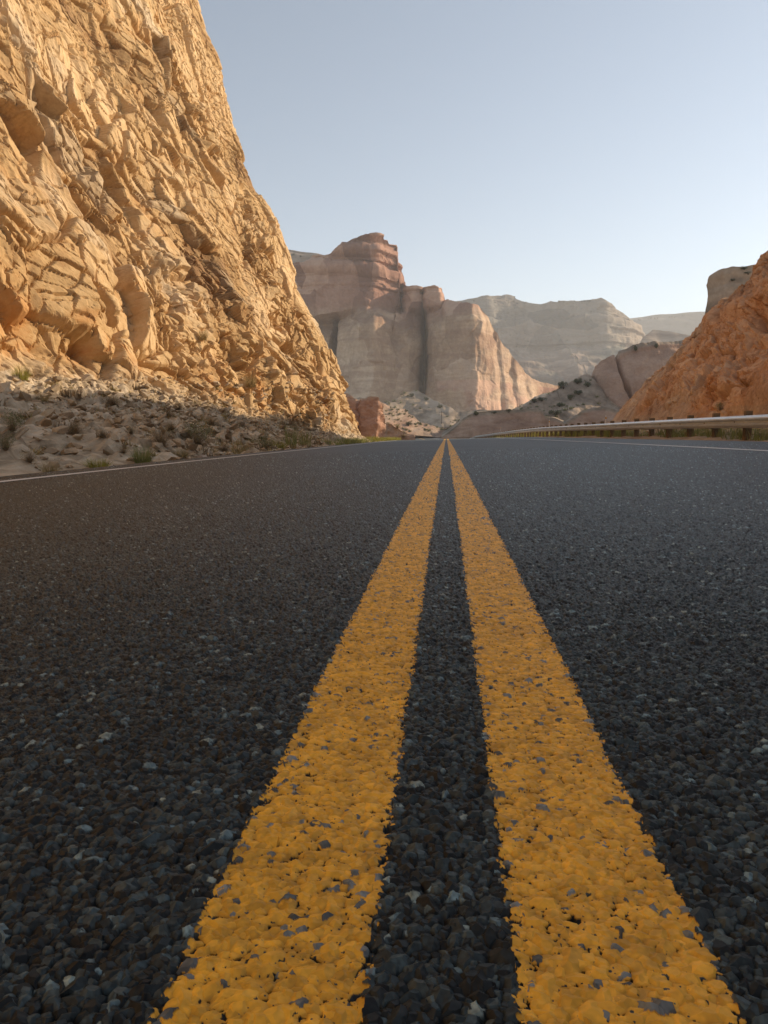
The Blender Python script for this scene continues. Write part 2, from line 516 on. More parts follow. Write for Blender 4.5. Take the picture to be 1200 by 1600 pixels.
    for s, sel in ((-1, left), (1, right)):
        v, f, c = sub(sel)
        ys2 = np.concatenate([np.arange(Y_FAN - 0.03, 60, 1.0), np.arange(60, 330, 3.0)])
        xo = np.array([s * LINE_C - LINE_W / 2, s * LINE_C, s * LINE_C + LINE_W / 2])
        YY = np.repeat(ys2[:, None], 3, 1); XX = xo[None, :] + cx(YY)
        P3 = np.stack([XX, YY, zroad(XX, YY) + 0.004], 2).reshape(-1, 3)
        F3 = grid_faces(len(ys2), 3, flip=True)
        V = np.concatenate([v, P3]); FF = np.concatenate([f, F3 + len(v)])
        CC = np.concatenate([c, np.full((len(P3), 3), 0.5)])
        mi = np.concatenate([np.zeros(len(f)), np.ones(len(F3))])
        tag(mesh_arrays('center_line', V, FF, [M_YEL_N, M_YEL], cols=CC, midx=mi), kind='structure')
    for s in (-1, 1):
        ys2 = np.concatenate([np.arange(-40, 60, 0.5), np.arange(60, 330, 3.0)])
        wv = 0.065
        xo = np.array([s * 3.3 - wv, s * 3.3 + wv])
        YY = np.repeat(ys2[:, None], 2, 1); XX = xo[None, :] + cx(YY) + 0.008 * vnoise(YY * 3, xo[None, :] * 50 + 0 * YY, 8)
        P3 = np.stack([XX, YY, zroad(XX, YY) + 0.006], 2).reshape(-1, 3)
        tag(mesh_arrays('edge_line', P3, grid_faces(len(ys2), 2, flip=True), M_WHT), kind='structure')
build_road()

# ------------------------------------------------------------------ ground sheet to the horizon
def zground(x, y):
    z = np.interp(y, [-400, -20, 50, 90, 130, 200, 260, 330, 420, 700, 6000], [-0.8, -0.6, -0.7, -1.4, -1.8, -1.3, -1.0, 2.0, 8, 14, 16])
    far = np.interp(np.abs(x - cx(y)), [0, 12, 60, 400], [0, 0, 1.5, 10]) * np.interp(y, [0, 100, 200], [0.3, 0.5, 1])
    return z + far
def build_ground():
    a = np.linspace(-1, 1, 240); X1 = np.sinh(a * 6.2) / np.sinh(6.2) * 2700
    b = np.linspace(0, 1, 300); Y1 = -300 + np.sinh(b * 5.0) / np.sinh(5.0) * 3200
    # denser around the road
    Y1 = np.unique(np.concatenate([Y1, np.arange(40, 420, 3.0)]))
    Y, X = np.meshgrid(Y1, X1, indexing='ij')
    Z = zground(X, Y) + fbm(X * 0.03, Y * 0.03, 77, 4) * np.interp(np.abs(X - cx(Y)), [0, 10, 60], [0.1, 0.4, 3.0]) * np.interp(Y, [0, 80, 300], [.2, .5, 1])
    P = np.stack([X, Y, Z], 2)
    t = np.zeros((P.size // 3, 3)); t[:, 0] = 0.5; t[:, 1] = 0.5
    tag(mesh_arrays('ground', P.reshape(-1, 3), grid_faces(len(Y1), len(X1), flip=True), M_SOIL, cols=t, smooth=True), kind='structure')
build_ground()

SURF = {}      # name -> world vertices, for standing things on
def proj(P):
    d = P - np.array([0, 0, EYE])
    cy, sy = math.cos(YAW), math.sin(YAW)
    x = d[:, 0] * cy + d[:, 1] * sy; y = -d[:, 0] * sy + d[:, 1] * cy; z = d[:, 2]
    cp, sp = math.cos(PIT), math.sin(PIT)
    y2 = y * cp - z * sp; z2 = z * cp + y * sp
    y2 = np.maximum(y2, 1e-3)
    return 600 + FPX * x / y2, 800 - FPX * z2 / y2, y2
def register(name, P):
    P = P.reshape(-1, 3).copy()
    px, py, d = proj(P)
    SURF[name] = (P, px, py, d)
def spot(name, px, py, tol=4):
    """point of a finished surface that stands where the photograph shows (px, py)"""
    P, qx, qy, d = SURF[name]
    e = np.hypot(qx - px, qy - py)
    i = np.where(e < max(tol, e.min() + 0.5))[0]
    return P[i[np.argmin(d[i])]]

# ------------------------------------------------------------------ verges beside the road
def build_verge(side):
    ys = np.concatenate([np.arange(-40, 5, 1.0), np.arange(5, 45, 0.10), np.arange(45, 80, 0.3), np.arange(80, 380, 2.0)])
    if side > 0:
        off = np.concatenate([[5.0, 5.2], np.arange(5.35, 12, 0.09), [14, 17]])
    else:
        off = np.concatenate([[-17, -13], -np.arange(3.8, 11, 0.12)[::-1], [-3.7]])
    Y, O = np.meshgrid(ys, off, indexing='ij')
    X = O + cx(Y)
    edge = 5.2 if side > 0 else 3.8
    d = np.abs(O) - edge
    Zr = zroad(np.sign(O) * edge + cx(Y), Y)
    h, i1 = chunk(X / 0.5, Y / 0.5, 311, k=1.0, flat=.2)
    h2, i2 = chunk(X / 0.16, Y / 0.16, 321, k=1.2, flat=.2)
    rough = sstep(0.05, 0.5, d)
    if side > 0:
        rise = np.interp(d, [0, 0.3, 1.2, 2.5, 5, 12], [-0.025, -0.05, 0.0, 0.22, 0.7, 2.0]) * np.interp(Y, [45, 70], [1, 0.0]) \
             + np.interp(d, [0, 0.3, 1.2, 3.5, 12], [-0.025, -0.06, -0.2, -0.9, -2.2]) * np.interp(Y, [45, 70], [0, 1.0])
    else:
        rise = np.interp(d, [0, 0.4, 4, 12], [-0.02, -0.08, -0.2, -0.9]) - 0.12 * (Y < 44) * (d > 0.1)
    Z = Zr + rise + rough * (0.06 * h + 0.03 * h2 + 0.10 * fbm(X * .8, Y * .8, 12, 3))
    P = np.stack([X, Y, Z], 2)
    t = np.stack([i1, i2, np.clip(0.3 + fbm(X * .3, Y * .3, 4, 3), 0, 1)], 2).reshape(-1, 3)
    o = mesh_arrays('verge', P.reshape(-1, 3), grid_faces(len(ys), len(off), flip=True), M_SOIL, cols=t)
    tag(o, kind='structure')
    register('verge_right' if side > 0 else 'verge_left', P)
build_verge(1); build_verge(-1)

# ------------------------------------------------------------------ left cliff with its rubble apron
def build_left_cliff():
    YE = 46.0
    sil = [(565, 684), (553, 655), (540, 628), (520, 580), (500, 540), (472, 465), (450, 408), (425, 348), (398, 295), (376, 235), (358, 175), (348, 130), (335, 88), (312, 48), (302, 0), (290, -60)]
    pts = [W(px, py, YE) for px, py in sil]
    x0, z0 = pts[0][0], pts[0][2]
    gz = np.array([p[2] - z0 for p in pts]); gx = np.array([x0 - p[0] for p in pts])
    toey = [-40, 8, 15, 20, 24, 29, 36, 46, 60]
    toex = [-11.5, -9.6, -9.0, -7.9, -7.4, -7.0, -6.2, x0, x0]
    toez = [1.9, 1.75, 1.42, 1.55, 1.2, 0.72, 0.35, z0 + .1, z0 + .1]
    ys = np.concatenate([np.arange(-30, 8, 0.5), np.arange(8, 12, 0.15), np.arange(12, 26, 0.036), np.arange(26, YE, 0.055)])
    e = np.linspace(0, 1, 70)[1:]
    yy = np.concatenate([ys, YE + 4.0 * (1 - (1 - e) ** 2)])
    shift = np.concatenate([np.zeros(len(ys)), -26 * e ** 1.7])
    n1, n2, n3 = 140, 860, 14
    zz = np.concatenate([np.linspace(0, 30, n2 - 90, endpoint=False), np.linspace(30, 44, 90)])
    ns = len(yy); nt = n1 + n2 + n3
    P = np.zeros((ns, nt, 3))
    P[..., 1] = yy[:, None]
    tx = np.interp(yy, toey, toex); tz = np.interp(yy, toey, toez)
    f = np.linspace(0, 1, n1, endpoint=False)[None, :]
    xe = -3.95; ze = zroad(xe, yy)[:, None] - 0.05
    P[:, :n1, 0] = xe + (tx[:, None] - xe) * f
    P[:, :n1, 2] = ze + (tz[:, None] - ze) * (f * 0.35 + 0.65 * f ** 1.5)
    g = np.interp(zz, gz, gx)
    # near end leans back more: a broken slope
    lean = np.interp(yy, [-30, 10, 24, 40], [1.35, 1.25, 1.1, 1.0])[:, None]
    P[:, n1:n1 + n2, 0] = tx[:, None] - g[None, :] * lean
    P[:, n1:n1 + n2, 2] = tz[:, None] + zz[None, :]
    b = np.linspace(0, 1, n3 + 1)[1:][None, :]
    P[:, n1 + n2:, 0] = P[:, n1 + n2 - 1, 0][:, None] - b * 45
    P[:, n1 + n2:, 2] = P[:, n1 + n2 - 1, 2][:, None] + 2 * b
    P[..., 0] += shift[:, None]
    P[:, n1 + n2:, 1] += 0
    N = -grid_normals(P)
    if N[400, n1 + 300, 0] < 0: N = -N
    N = blur(N, 12)
    # arc-length coordinates
    du = np.zeros(ns); du[1:] = np.hypot(np.diff(yy), np.diff(shift)); U = np.cumsum(du)[:, None] + np.zeros((1, nt))
    dv = np.zeros((ns, nt)); dv[:, 1:] = np.linalg.norm(np.diff(P, axis=1), axis=2); V = np.cumsum(dv, 1)
    V = V - V[:, n1:n1 + 1]
    wall = sstep(-0.6, 1.2, V)
    wu = U + 0.7 * fbm(U * .25, V * .25, 1, 2); wv = V + 0.7 * fbm(U * .25, V * .25, 2, 2)
    # tilted frame: slabs run down to the right
    ca, sa = math.cos(-0.55), math.sin(-0.55)
    A = wu * ca + wv * sa; B = -wu * sa + wv * ca
    c1, i1, e1 = facet(A / 4.6, B / 3.2, 11, tilt=.85, amp=.75, gap=.03, groove=0)
    c2, i2, e2 = facet(A / 1.7 + 3, B / 1.15, 21, tilt=1.5, amp=.85, gap=.04, groove=0)
    c2b, i2b, e2b = facet(wu / 1.25 + 8, wv / 1.45, 25, tilt=1.5, amp=.85, gap=.04, groove=0)
    mb = sstep(-.03, .03, fbm(U / 6.5 + 2, V / 6.5 + 5, 93, 2) + 0.10 * sstep(26, 14, P[..., 1]) - 0.03)
    c2 = c2 * (1 - mb) + c2b * mb; i2 = np.where(mb > .5, i2b, i2); e2 = np.where(mb > .5, e2b, e2)
    c3, i3, e3 = facet(A / 0.66, B / 0.44, 31, tilt=1.2, amp=.8, gap=.06)
    c4, i4, e4 = facet(wu / 0.27, wv / 0.19, 41, tilt=1.2, amp=.8, gap=.08)
    vs = ridged(wu / 1.5, wv / 6.0, 51, 4)              # upright flutes of the smooth part
    vs2 = ridged(wu / 0.55, wv / 2.4, 52, 3)
    big = fbm(U / 9.0, V / 9.0, 3, 3)
    smooth = sstep(-0.08, 0.06, fbm(U / 6.0 + 4.2, V / 8.0, 91, 3) + 0.12 * sstep(26, 36, P[..., 1]) + 0.10 * sstep(8, 16, V) - 0.03)
    smooth = smooth * sstep(2, 6, V)
    rubble = sstep(0.0, 0.3, fbm(U / 5.0, V / 5.0, 95, 3) + 0.2 * sstep(6, 1, V))
    c1 = soft(c1, 12); c2 = soft(c2, 3)
    d_w = 1.3 * big + 0.62 * c1 + (0.74 - 0.56 * smooth) * c2 + (0.13 + 0.29 * rubble) * (1 - .72 * smooth) * c3 + (0.025 + 0.08 * rubble - 0.01 * smooth) * c4 \
        + smooth * (0.24 * vs + 0.10 * vs2) + 0.05 * fbm(U * 1.3, V * 1.3, 61, 4) \
        - 0.30 * np.exp(-(e1 / .025) ** 2) - (0.20 - 0.1 * smooth) * np.exp(-(e2 / .035) ** 2) - 0.05 * np.exp(-(e3 / .06) ** 2)
    # undercut band at the foot
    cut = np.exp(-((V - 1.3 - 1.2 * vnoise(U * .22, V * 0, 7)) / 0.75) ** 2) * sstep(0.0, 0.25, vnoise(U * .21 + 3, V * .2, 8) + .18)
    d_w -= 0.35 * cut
    taper = np.interp(U[:, 0], [U[len(ys) - 1] .item() - 6 if False else U[len(ys) - 1, 0] - 8, U[len(ys) - 1, 0]], [1.0, 0.62])[:, None]
    d_w = (d_w - 0.15) * taper
    ub, vb = U + .3 * fbm(U, V, 71, 2), V
    t1, j1 = chunk(ub / 1.1, vb / 0.8, 111, k=1.2, flat=.15, tilt=.5, amp=.8)
    t2, j2 = chunk(ub / 0.38, vb / 0.26, 121, k=2.4, flat=.26, tilt=.8, amp=1.0)
    t3, j3 = chunk(ub / 0.17, vb / 0.12, 131, k=2.4, flat=.26, tilt=.8, amp=1.0)
    rim = sstep(0.0, 1.2, np.abs(P[..., 0] - shift[:, None] - xe))
    pt = sstep(-.25, .2, fbm(U * .7, V * .9, 83, 3))
    d_t = (0.14 * t1 * rim + (0.06 + .11 * pt) * t2 + 0.06 * t3 + 0.18 * rim * fbm(U * .45, V * .6, 81, 3)) * (0.25 + 0.75 * rim) - 0.04
    d = d_t * (1 - wall) + d_w * wall
    cap = sstep(0, 1, (np.arange(nt) - (n1 + n2 - 6)) / 10.0)[None, :]
    d = d * (1 - 0.6 * cap)
    far = np.clip((U[len(ys) - 1, 0] + 30 - U) / 30, 0.2, 1)
    P = P + N * (d * far)[..., None]
    r = np.where(wall > .5, 0.45 * i1 + 0.35 * i2 + 0.2 * i3, 0.5 * j1 + 0.5 * j2)
    cream = smooth * wall
    grey = np.clip(1 - wall * 1.15 + 0.75 * sstep(0.2, 0.42, fbm(U / 6 + 9, V / 6, 97, 4)) * sstep(.35, .6, r), 0, 1)
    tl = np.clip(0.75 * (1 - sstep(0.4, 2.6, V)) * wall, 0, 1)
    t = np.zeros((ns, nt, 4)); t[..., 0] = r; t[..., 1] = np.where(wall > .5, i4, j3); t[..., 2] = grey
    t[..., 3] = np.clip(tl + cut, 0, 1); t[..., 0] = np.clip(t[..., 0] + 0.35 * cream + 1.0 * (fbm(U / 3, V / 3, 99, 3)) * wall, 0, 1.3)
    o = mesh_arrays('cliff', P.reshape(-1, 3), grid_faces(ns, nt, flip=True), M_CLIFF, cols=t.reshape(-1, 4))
    tag(o, kind='structure')
    register('left', P)
build_left_cliff()

# ------------------------------------------------------------------ right cliff
def build_right_cliff():
    YE = 50.0
    sil = [(955, 657), (963, 640), (975, 625), (1000, 605), (1022, 588), (1040, 572), (1060, 553), (1064, 530), (1082, 512), (1102, 497), (1128, 475), (1162, 448), (1176, 428), (1186, 405), (1200, 388), (1225, 350), (1270, 290)]
    pts = [W(px, py, YE) for px, py in sil]
    x0, z0 = pts[0][0], pts[0][2]
    pb = np.array([p[0] - x0 for p in pts]); pz = np.array([p[2] - z0 for p in pts])
    ys = np.concatenate([np.arange(-40, 15, 0.8), np.arange(15, 22, 0.2), np.arange(22, YE, 0.06)])
    e = np.linspace(0, 1, 80)[1:]
    yy = np.concatenate([ys, YE + 2.0 * (1 - (1 - e) ** 2)])
    shift = np.concatenate([np.zeros(len(ys)), 30 * e ** 1.7])
    n0, n1, n2 = 30, 380, 12
    ns = len(yy); nt = n0 + n1 + n2
    fx = np.interp(yy, [-40, 10, 20, 35, YE, 70], [9.0, 9.2, 9.5, 9.9, x0, x0])
    fz = np.interp(yy, [-40, 20, 35, YE, 70], [1.0, 0.9, 1.0, z0, z0])
    zs = np.interp(yy, [-40, 0, 20, 32, 42, YE], [1.15, 1.15, 1.15, 1.15, 1.10, 1.03])
    cap = np.interp(yy, [-40, 20, 32, 44, YE], [15.0, 14.2, 13.4, 13.2, 13.6])
    q = np.linspace(0, 1, n1) ** 1.0
    L = np.concatenate([[0], np.cumsum(np.hypot(np.diff(pb), np.diff(pz)))]); L /= L[-1]
    bq = np.interp(q, L, pb); zq = np.interp(q, L, pz)
    P = np.zeros((ns, nt, 3)); P[..., 1] = yy[:, None]
    f = np.linspace(0, 1, n0, endpoint=False)[None, :]
    P[:, :n0, 0] = fx[:, None] - 1.6 * (1 - f); P[:, :n0, 2] = fz[:, None] - 0.9 * (1 - f)
    P[:, n0:n0 + n1, 0] = fx[:, None] + bq[None, :]
    zz_ = fz[:, None] + zq[None, :] * zs[:, None]
    P[:, n0:n0 + n1, 2] = np.where(zz_ > cap[:, None], cap[:, None] + (zz_ - cap[:, None]) * 0.15, zz_)
    b = np.linspace(0, 1, n2 + 1)[1:][None, :]
    P[:, n0 + n1:, 0] = P[:, n0 + n1 - 1, 0][:, None] + 40 * b
    P[:, n0 + n1:, 2] = P[:, n0 + n1 - 1, 2][:, None] + 1 * b
    P[..., 0] += shift[:, None]
    N = grid_normals(P)
    if N[300, n0 + 100, 0] > 0: N = -N
    N = blur(N, 8)
    du = np.zeros(ns); du[1:] = np.hypot(np.diff(yy), np.diff(shift)); U = np.cumsum(du)[:, None] + np.zeros((1, nt))
    dv = np.zeros((ns, nt)); dv[:, 1:] = np.linalg.norm(np.diff(P, axis=1), axis=2); V = np.cumsum(dv, 1); V -= V[:, n0:n0 + 1]
    wu = U + 1.0 * fbm(U * .3, V * .3, 401, 3); wv = V + 1.0 * fbm(U * .3, V * .3, 402, 3)
    ca, sa = math.cos(0.45), math.sin(0.45)
    A = wu * ca + wv * sa; B = -wu * sa + wv * ca
    c1, i1, e1 = facet(A / 7.0, B / 2.2, 411, tilt=.9, amp=.9, gap=.03)
    c2, i2, e2 = facet(A / 2.4, B / 0.9, 421, tilt=1.1, amp=.8, gap=.04)
    c3, i3, e3 = facet(A / 0.8, B / 0.36, 431, tilt=1.1, amp=.8, gap=.06)
    c1 = soft(c1, 4)
    c4, i4, e4 = facet(wu / 0.33, wv / 0.2, 441, tilt=1.2, amp=.8, gap=.06); c3 = c3 + 0.35 * c4
    m = sstep(-.1, .3, fbm(U / 4, V / 4, 441, 3))
    d = 0.9 * fbm(U / 8, V / 6, 451, 2) + 0.65 * c1 + (0.16 + .30 * m) * c2 + (0.14 + 0.12 * m) * c3 + 0.07 * fbm(U * 1.1, V * 1.1, 461, 5)
    d = d - 0.28 * np.exp(-(fbm(A / 10, B / 2.4, 455, 3) / 0.025) ** 2)
    d = d + 0.35
    d = (d - 0.35) * sstep(-0.5, 1.5, V)
    d = d * np.interp(np.arange(nt), [n0 + n1 - 5, nt], [1, 0.3])[None, :]
    fade = np.interp(U[:, 0], [U[len(ys) - 1, 0] - 6, U[len(ys) - 1, 0] + 2], [1.0, 0.65])[:, None]
    P = P + N * (d * fade)[..., None]
    r = 0.4 * i1 + 0.4 * i2 + 0.2 * i3
    pale = np.clip(0.85 * sstep(-0.02, 0.4, fbm(U / 5, V / 5, 471, 3) + 0.35 * sstep(24, 12, P[..., 1]) ) + (V < 0.3) * 0.6, 0, 0.9)
    t = np.zeros((ns, nt, 4)); t[..., 0] = r; t[..., 1] = i3; t[..., 2] = pale * 0.5; t[..., 3] = sstep(.1, .4, fbm(U / 3, V / 1.5, 481, 3))
    o = mesh_arrays('cliff', P.reshape(-1, 3), grid_faces(ns, nt), M_ORANGE, cols=t.reshape(-1, 4))
    tag(o, kind='structure')
    register('right', P)
build_right_cliff()

# ------------------------------------------------------------------ rock masses seen frontally: front, rim, back slope
def curtain(name, key, D, sky_px, base_py, material, ncol, nrow, relief, disp, tintf, back=(40, -0.25), flipn=False):
    """sky_px: skyline (px, py); relief(px, f, z) -> metres further away; the mass has a front, a top rim and a long back slope"""
    px = np.linspace(sky_px[0][0], sky_px[-1][0], ncol)
    spx = np.array([p[0] for p in sky_px], float); spy = np.array([p[1] for p in sky_px], float)
    sk = np.interp(px, spx, spy)
    bp = np.interp(px, [b[0] for b in base_py], [b[1] for b in base_py]) if isinstance(base_py, list) else np.full(ncol, float(base_py))
    rr_ = np.array([ray(p, q) for p, q in zip(px, sk)])
    DR = np.full(ncol, float(D))          # distance of the rim of each column
    for _ in range(3):
        zt = EYE + rr_[:, 1] * DR
        zz_ = np.stack([np.full(ncol, EYE), zt], 1)
        DR = D + relief(px[:, None] + np.zeros((1, 2)), np.array([[0.0, 1.0]]) + np.zeros((ncol, 1)), zz_)[:, 1]
    kk = np.ones(9) / 9
    DX = np.convolve(np.pad(DR, 4, mode='edge'), kk, 'valid')
    X0 = rr_[:, 0] * DX
    zt = EYE + rr_[:, 1] * DR
    zb = np.array([EYE + ray(p, q)[1] * D for p, q in zip(px, bp)])
    f = np.linspace(0, 1, nrow)
    nb = max(12, nrow // 5)
    P = np.zeros((ncol, nrow + nb, 3)); PX = px[:, None] + np.zeros((1, nrow + nb))
    Z = zb[:, None] + (zt - zb)[:, None] * f[None, :]
    F = np.zeros((ncol, nrow + nb)); F[:, :nrow] = f[None, :]; F[:, nrow:] = 1
    P[:, :nrow, 0] = X0[:, None]; P[:, :nrow, 2] = Z
    P[:, :nrow, 1] = D + relief(PX[:, :nrow], F[:, :nrow], Z)
    b = np.linspace(0, 1, nb + 1)[1:] ** 1.6
    P[:, nrow:, 1] = P[:, nrow - 1, 1][:, None] + b[None, :] * back[0]
    P[:, nrow:, 0] = X0[:, None] * (P[:, nrow:, 1] / P[:, nrow - 1, 1][:, None])
    P[:, nrow:, 2] = zt[:, None] + b[None, :] * back[0] * back[1]
    N = grid_normals(P)
    if N[ncol // 2, nrow // 2, 1] > 0: N = -N
    N = blur(N, 4)
    d = disp(PX, F, P)
    P = P + N * d[..., None]
    t = tintf(PX, F, P).reshape(-1, 4)
    o = mesh_arrays(name, P.reshape(-1, 3), grid_faces(ncol, nrow + nb), material, cols=t)
    tag(o, kind='structure')
    register(key, P)
    return o

def tint4(r, g, b, a=None):
    t = np.zeros(r.shape + (4,)); t[..., 0] = r; t[..., 1] = g; t[..., 2] = b
    t[..., 3] = 0 if a is None else a
    return t

# the great butte
def butte():
    D = 420.0
    skyline = [(425, 420), (452, 413), (470, 410), (495, 404), (515, 396), (530, 387), (548, 376), (560, 369), (572, 366), (586, 365), (598, 368), (600, 374), (606, 375), (608, 381), (620, 383), (621, 394), (616, 397), (618.5, 404), (624, 412), (628, 428), (630, 440), (634, 446), (648, 447), (656, 450), (660, 456), (666, 450), (680, 448), (690, 451), (693, 470), (705, 472), (725, 473), (742, 476), (752, 482), (758, 490), (764, 498), (770, 512), (785, 537), (800, 560), (815, 580), (830, 593), (845, 600), (865, 606), (890, 612)]
    ledge = ([425, 480, 500, 530, 560, 590, 620, 650, 660, 690, 700, 900], [500, 497, 492, 486, 478, 476, 476, 474, 473, 473, 460, 460])
    lowx = [425, 480, 500, 516, 520, 523, 526, 533, 548, 570, 590, 605, 625, 640, 652, 658, 660.5, 665, 668, 682, 700, 725, 738, 750, 762, 768, 778, 788, 797, 808, 820, 835, 860, 890]
    lowy = [26, 22, 20, 21, 40, 44, 24, 14, 9, 3, 0, 5, 13, 19, 25, 31, 60, 60, 24, 17, 11, 5, 2, 8, 16, 24, 25, 34, 36, 47, 57, 72, 95, 120]
    upx = [425, 470, 520, 560, 585, 600, 622, 631, 636, 645, 657, 661, 667, 688, 694, 720, 890]
    upy = [-2, -4, -3, 0, 2, 8, 20, 30, 16, 12, 14, 24, 8, 6, 14, 10, 10]
    kx = np.arange(420, 900, 1.0); ker = np.exp(-(np.arange(-9, 10) / 1.7) ** 2); ker /= ker.sum()
    lowy_s = np.convolve(np.pad(np.interp(kx, lowx, lowy), 9, mode='edge'), ker, 'valid')
    upy_s = np.convolve(np.pad(np.interp(kx, upx, upy), 9, mode='edge'), ker, 'valid')
    def relief(px, f, z):
        zl = 0
        lp = np.interp(px, *ledge)
        zl = EYE + (680 - lp) / FPX * D
        wob = 2.5 * fbm(z / 22.0, px / 60.0, 505, 3)
        low = np.interp(px - np.clip(72 - z, 0, 80) * 0.20 * sstep(725, 775, px) + wob, kx, lowy_s); up = np.interp(px + wob, kx, upy_s)
        k = sstep(-2.0, 2.5, z - zl)
        zr = np.clip(z / 75, 0, 1)
        low = low + 9 * zr ** 1.5 + 11 * sstep(0.82, 1.02, z / zl) - 16 * (1 - zr) ** 2.5
        upz = up + 24 + 0.22 * np.clip(z - zl, 0, None)
        shelf = 5.0 * sstep(0, 1, np.sin(z * 0.62 + px * .01) * .5 + .5) * sstep(86, 100, z)
        return low * (1 - k) + upz * k - shelf * k
    def disp(px, F, P):
        x, z = P[..., 0], P[..., 2]
        s = sstep(0.999, 1.0, F)
        right = sstep(725, 750, px)
        d = 2.6 * ridged(x / 11 + .25 * fbm(x / 20, z / 20, 5, 2), z / 60, 501, 4) * (0.35 + 0.20 * right)
        c1, _ = chunk(x / 16, z / 34, 511, k=1.0, flat=.3, tilt=.4, amp=.6)
        c2, _ = chunk(x / 5.5, z / 9, 521, k=1.0, flat=.3, tilt=.4, amp=.6)
        fc, _, _ = facet(x / 9, z / 16, 525, tilt=.8, amp=.8, gap=.04, groove=0.0)
        fc = soft(fc, 3)
        d = d + 1.8 * c1 + 1.0 * c2 + 1.6 * fc + 1.4 * fbm(x / 9, z / 9, 531, 5) + 0.9 * vnoise(x * .02, z / 2.2, 541) * sstep(78, 95, z)
        # scooped alcove near the top of the left buttress
        d = d - 4.5 * np.exp(-(((px - 626) / 7) ** 2 + ((z - 55) / 9) ** 2))
        strata = 1.1 * soft(np.sign(np.sin(z * 0.9 + 1.3 * np.sin(z * .37) + x * .01)), 2) * sstep(76, 88, z) * (0.4 + 0.6 * sstep(560, 600, px))
        return (d * (1 - 0.5 * sstep(596, 604, px) * sstep(76, 84, z)) + strata) * (1 - .6 * s)
    def tintf(px, F, P):
        x, z = P[..., 0], P[..., 2]
        _, r = chunk(x / 12, z / 20, 511)
        red = np.clip(np.exp(-(((px - 603) / 22) ** 2 + ((z - 92) / 11) ** 2)) * 1.2 + 0.9 * sstep(62, 76, z + 8 * fbm(x / 20, z / 20, 3)) + 0.8 * sstep(0.0, .3, fbm(x / 16 + 3, z / 14, 551, 3)) * (z < 30), 0, 1)
        return tint4(r, r, red)
    curtain('butte', 'butte', D, skyline, 676, M_BUTTE, 620, 470, relief, disp, tintf, back=(160, -0.10))
butte()

def generic(D, amp, sx, sz, seed, lean=0.6, bands=0.0, curve=None):
    def relief(px, f, z):
        r = lean * (z - z.min(axis=1, keepdims=True))
        if curve is not None: r = r + np.interp(px, *curve)
        return r
    def disp(px, F, P):
        x, z = P[..., 0], P[..., 2]
        c1, _ = chunk(x / sx, z / sz, seed, k=1.0, flat=.28, tilt=.45, amp=.6)
        c2, _ = chunk(x / sx * 3.1, z / sz * 3.1, seed + 10, k=1.1, flat=.28, tilt=.5, amp=.6)
        d = amp * (1.2 * fbm(x / sx / 1.5, z / sz / 1.5, seed + 20, 4) + 0.7 * c1 + 0.25 * c2)
        if bands: d = d + bands * vnoise(x * .3 / sx, z / (sz * .25), seed + 30)
        return d * np.where(F >= 1, 0.4, 1.0)
    return relief, disp

# far mesa behind the butte
def mesas():
    sk = [(690, 474), (715, 470), (738, 466), (760, 463), (778, 462), (790, 464), (800, 469), (822, 473), (845, 475), (862, 473), (900, 470), (925, 468), (938, 467), (944, 474), (950, 477), (956, 484), (966, 490), (976, 498), (990, 508), (998, 512), (1006, 525), (1014, 545), (1030, 560), (1080, 575), (1120, 590)]
    def relief(px, f, z):
        top = sstep(60, 135, z) * 190 + sstep(172, 176, z) * 25
        return 0.12 * z + top + np.interp(px, [690, 760, 800, 880, 940, 975, 1010, 1060], [30, -10, 25, 0, -10, 30, 120, 200])
    def disp(px, F, P):
        x, z = P[..., 0], P[..., 2]
        c1, _ = chunk(x / 60, z / 90, 601, k=.9, flat=.3, tilt=.4, amp=.6)
        return (9 * ridged(x / 70, z / 120, 611, 4) + 8 * c1 + 5 * fbm(x / 30, z / 18, 621, 5) + 2.2 * soft(np.sign(vnoise(x * .006, z / 9, 631)), 1)) * np.where(F >= 1, .3, 1)
    def tintf(px, F, P):
        x, z = P[..., 0], P[..., 2]
        _, r = chunk(x / 60, z / 40, 601)
        return tint4(r, r, np.clip(sstep(100, 150, z) * .7 + 0.8 * sstep(0, .3, fbm(x / 60, z / 30, 641, 4)), 0, 1))
    curtain('mesa', 'mesa', 1000.0, sk, 672, M_MESA, 420, 240, relief, disp, tintf, back=(700, -0.02))
    # farthest ridge
    sk = [(940, 505), (985, 498), (1010, 495), (1030, 493), (1060, 491), (1096, 488), (1130, 489), (1200, 486), (1300, 484)]
    rl, dp = generic(1900, 16, 120, 60, 701, lean=0.7, bands=10)
    curtain('ridge', 'ridge', 1900.0, sk, 672, M_MESA, 220, 90, rl, dp, lambda px, F, P: tint4(F * 0 + .2, F * 0 + .3, F * 0 + 1.0), back=(900, -0.02))
    # pale slickrock dome in front of it
    sk = [(985, 560), (1000, 530), (1015, 518), (1040, 520), (1070, 527), (1100, 540), (1140, 560)]
    rl, dp = generic(760, 5, 50, 40, 721, lean=1.2, bands=2)
    curtain('slickrock_dome', 'dome', 760.0, sk, 660, M_MESA, 160, 90, rl, dp, lambda px, F, P: tint4(F * 0 + .8, F * 0 + .5, F * 0), back=(200, -0.15))
    # mesa rim left behind the butte
    sk = [(330, 392), (400, 394), (445, 395), (468, 397), (490, 399), (500, 402), (520, 408), (560, 420), (600, 440), (650, 480)]
    rl, dp = generic(600, 6, 40, 25, 741, lean=0.8, bands=3)
    curtain('mesa', 'leftmesa', 600.0, sk, 640, M_MESA, 240, 110, rl, dp, lambda px, F, P: tint4(F * 0 + .6, F * 0 + .5, F * 0 + .25), back=(300, -0.02))
mesas()

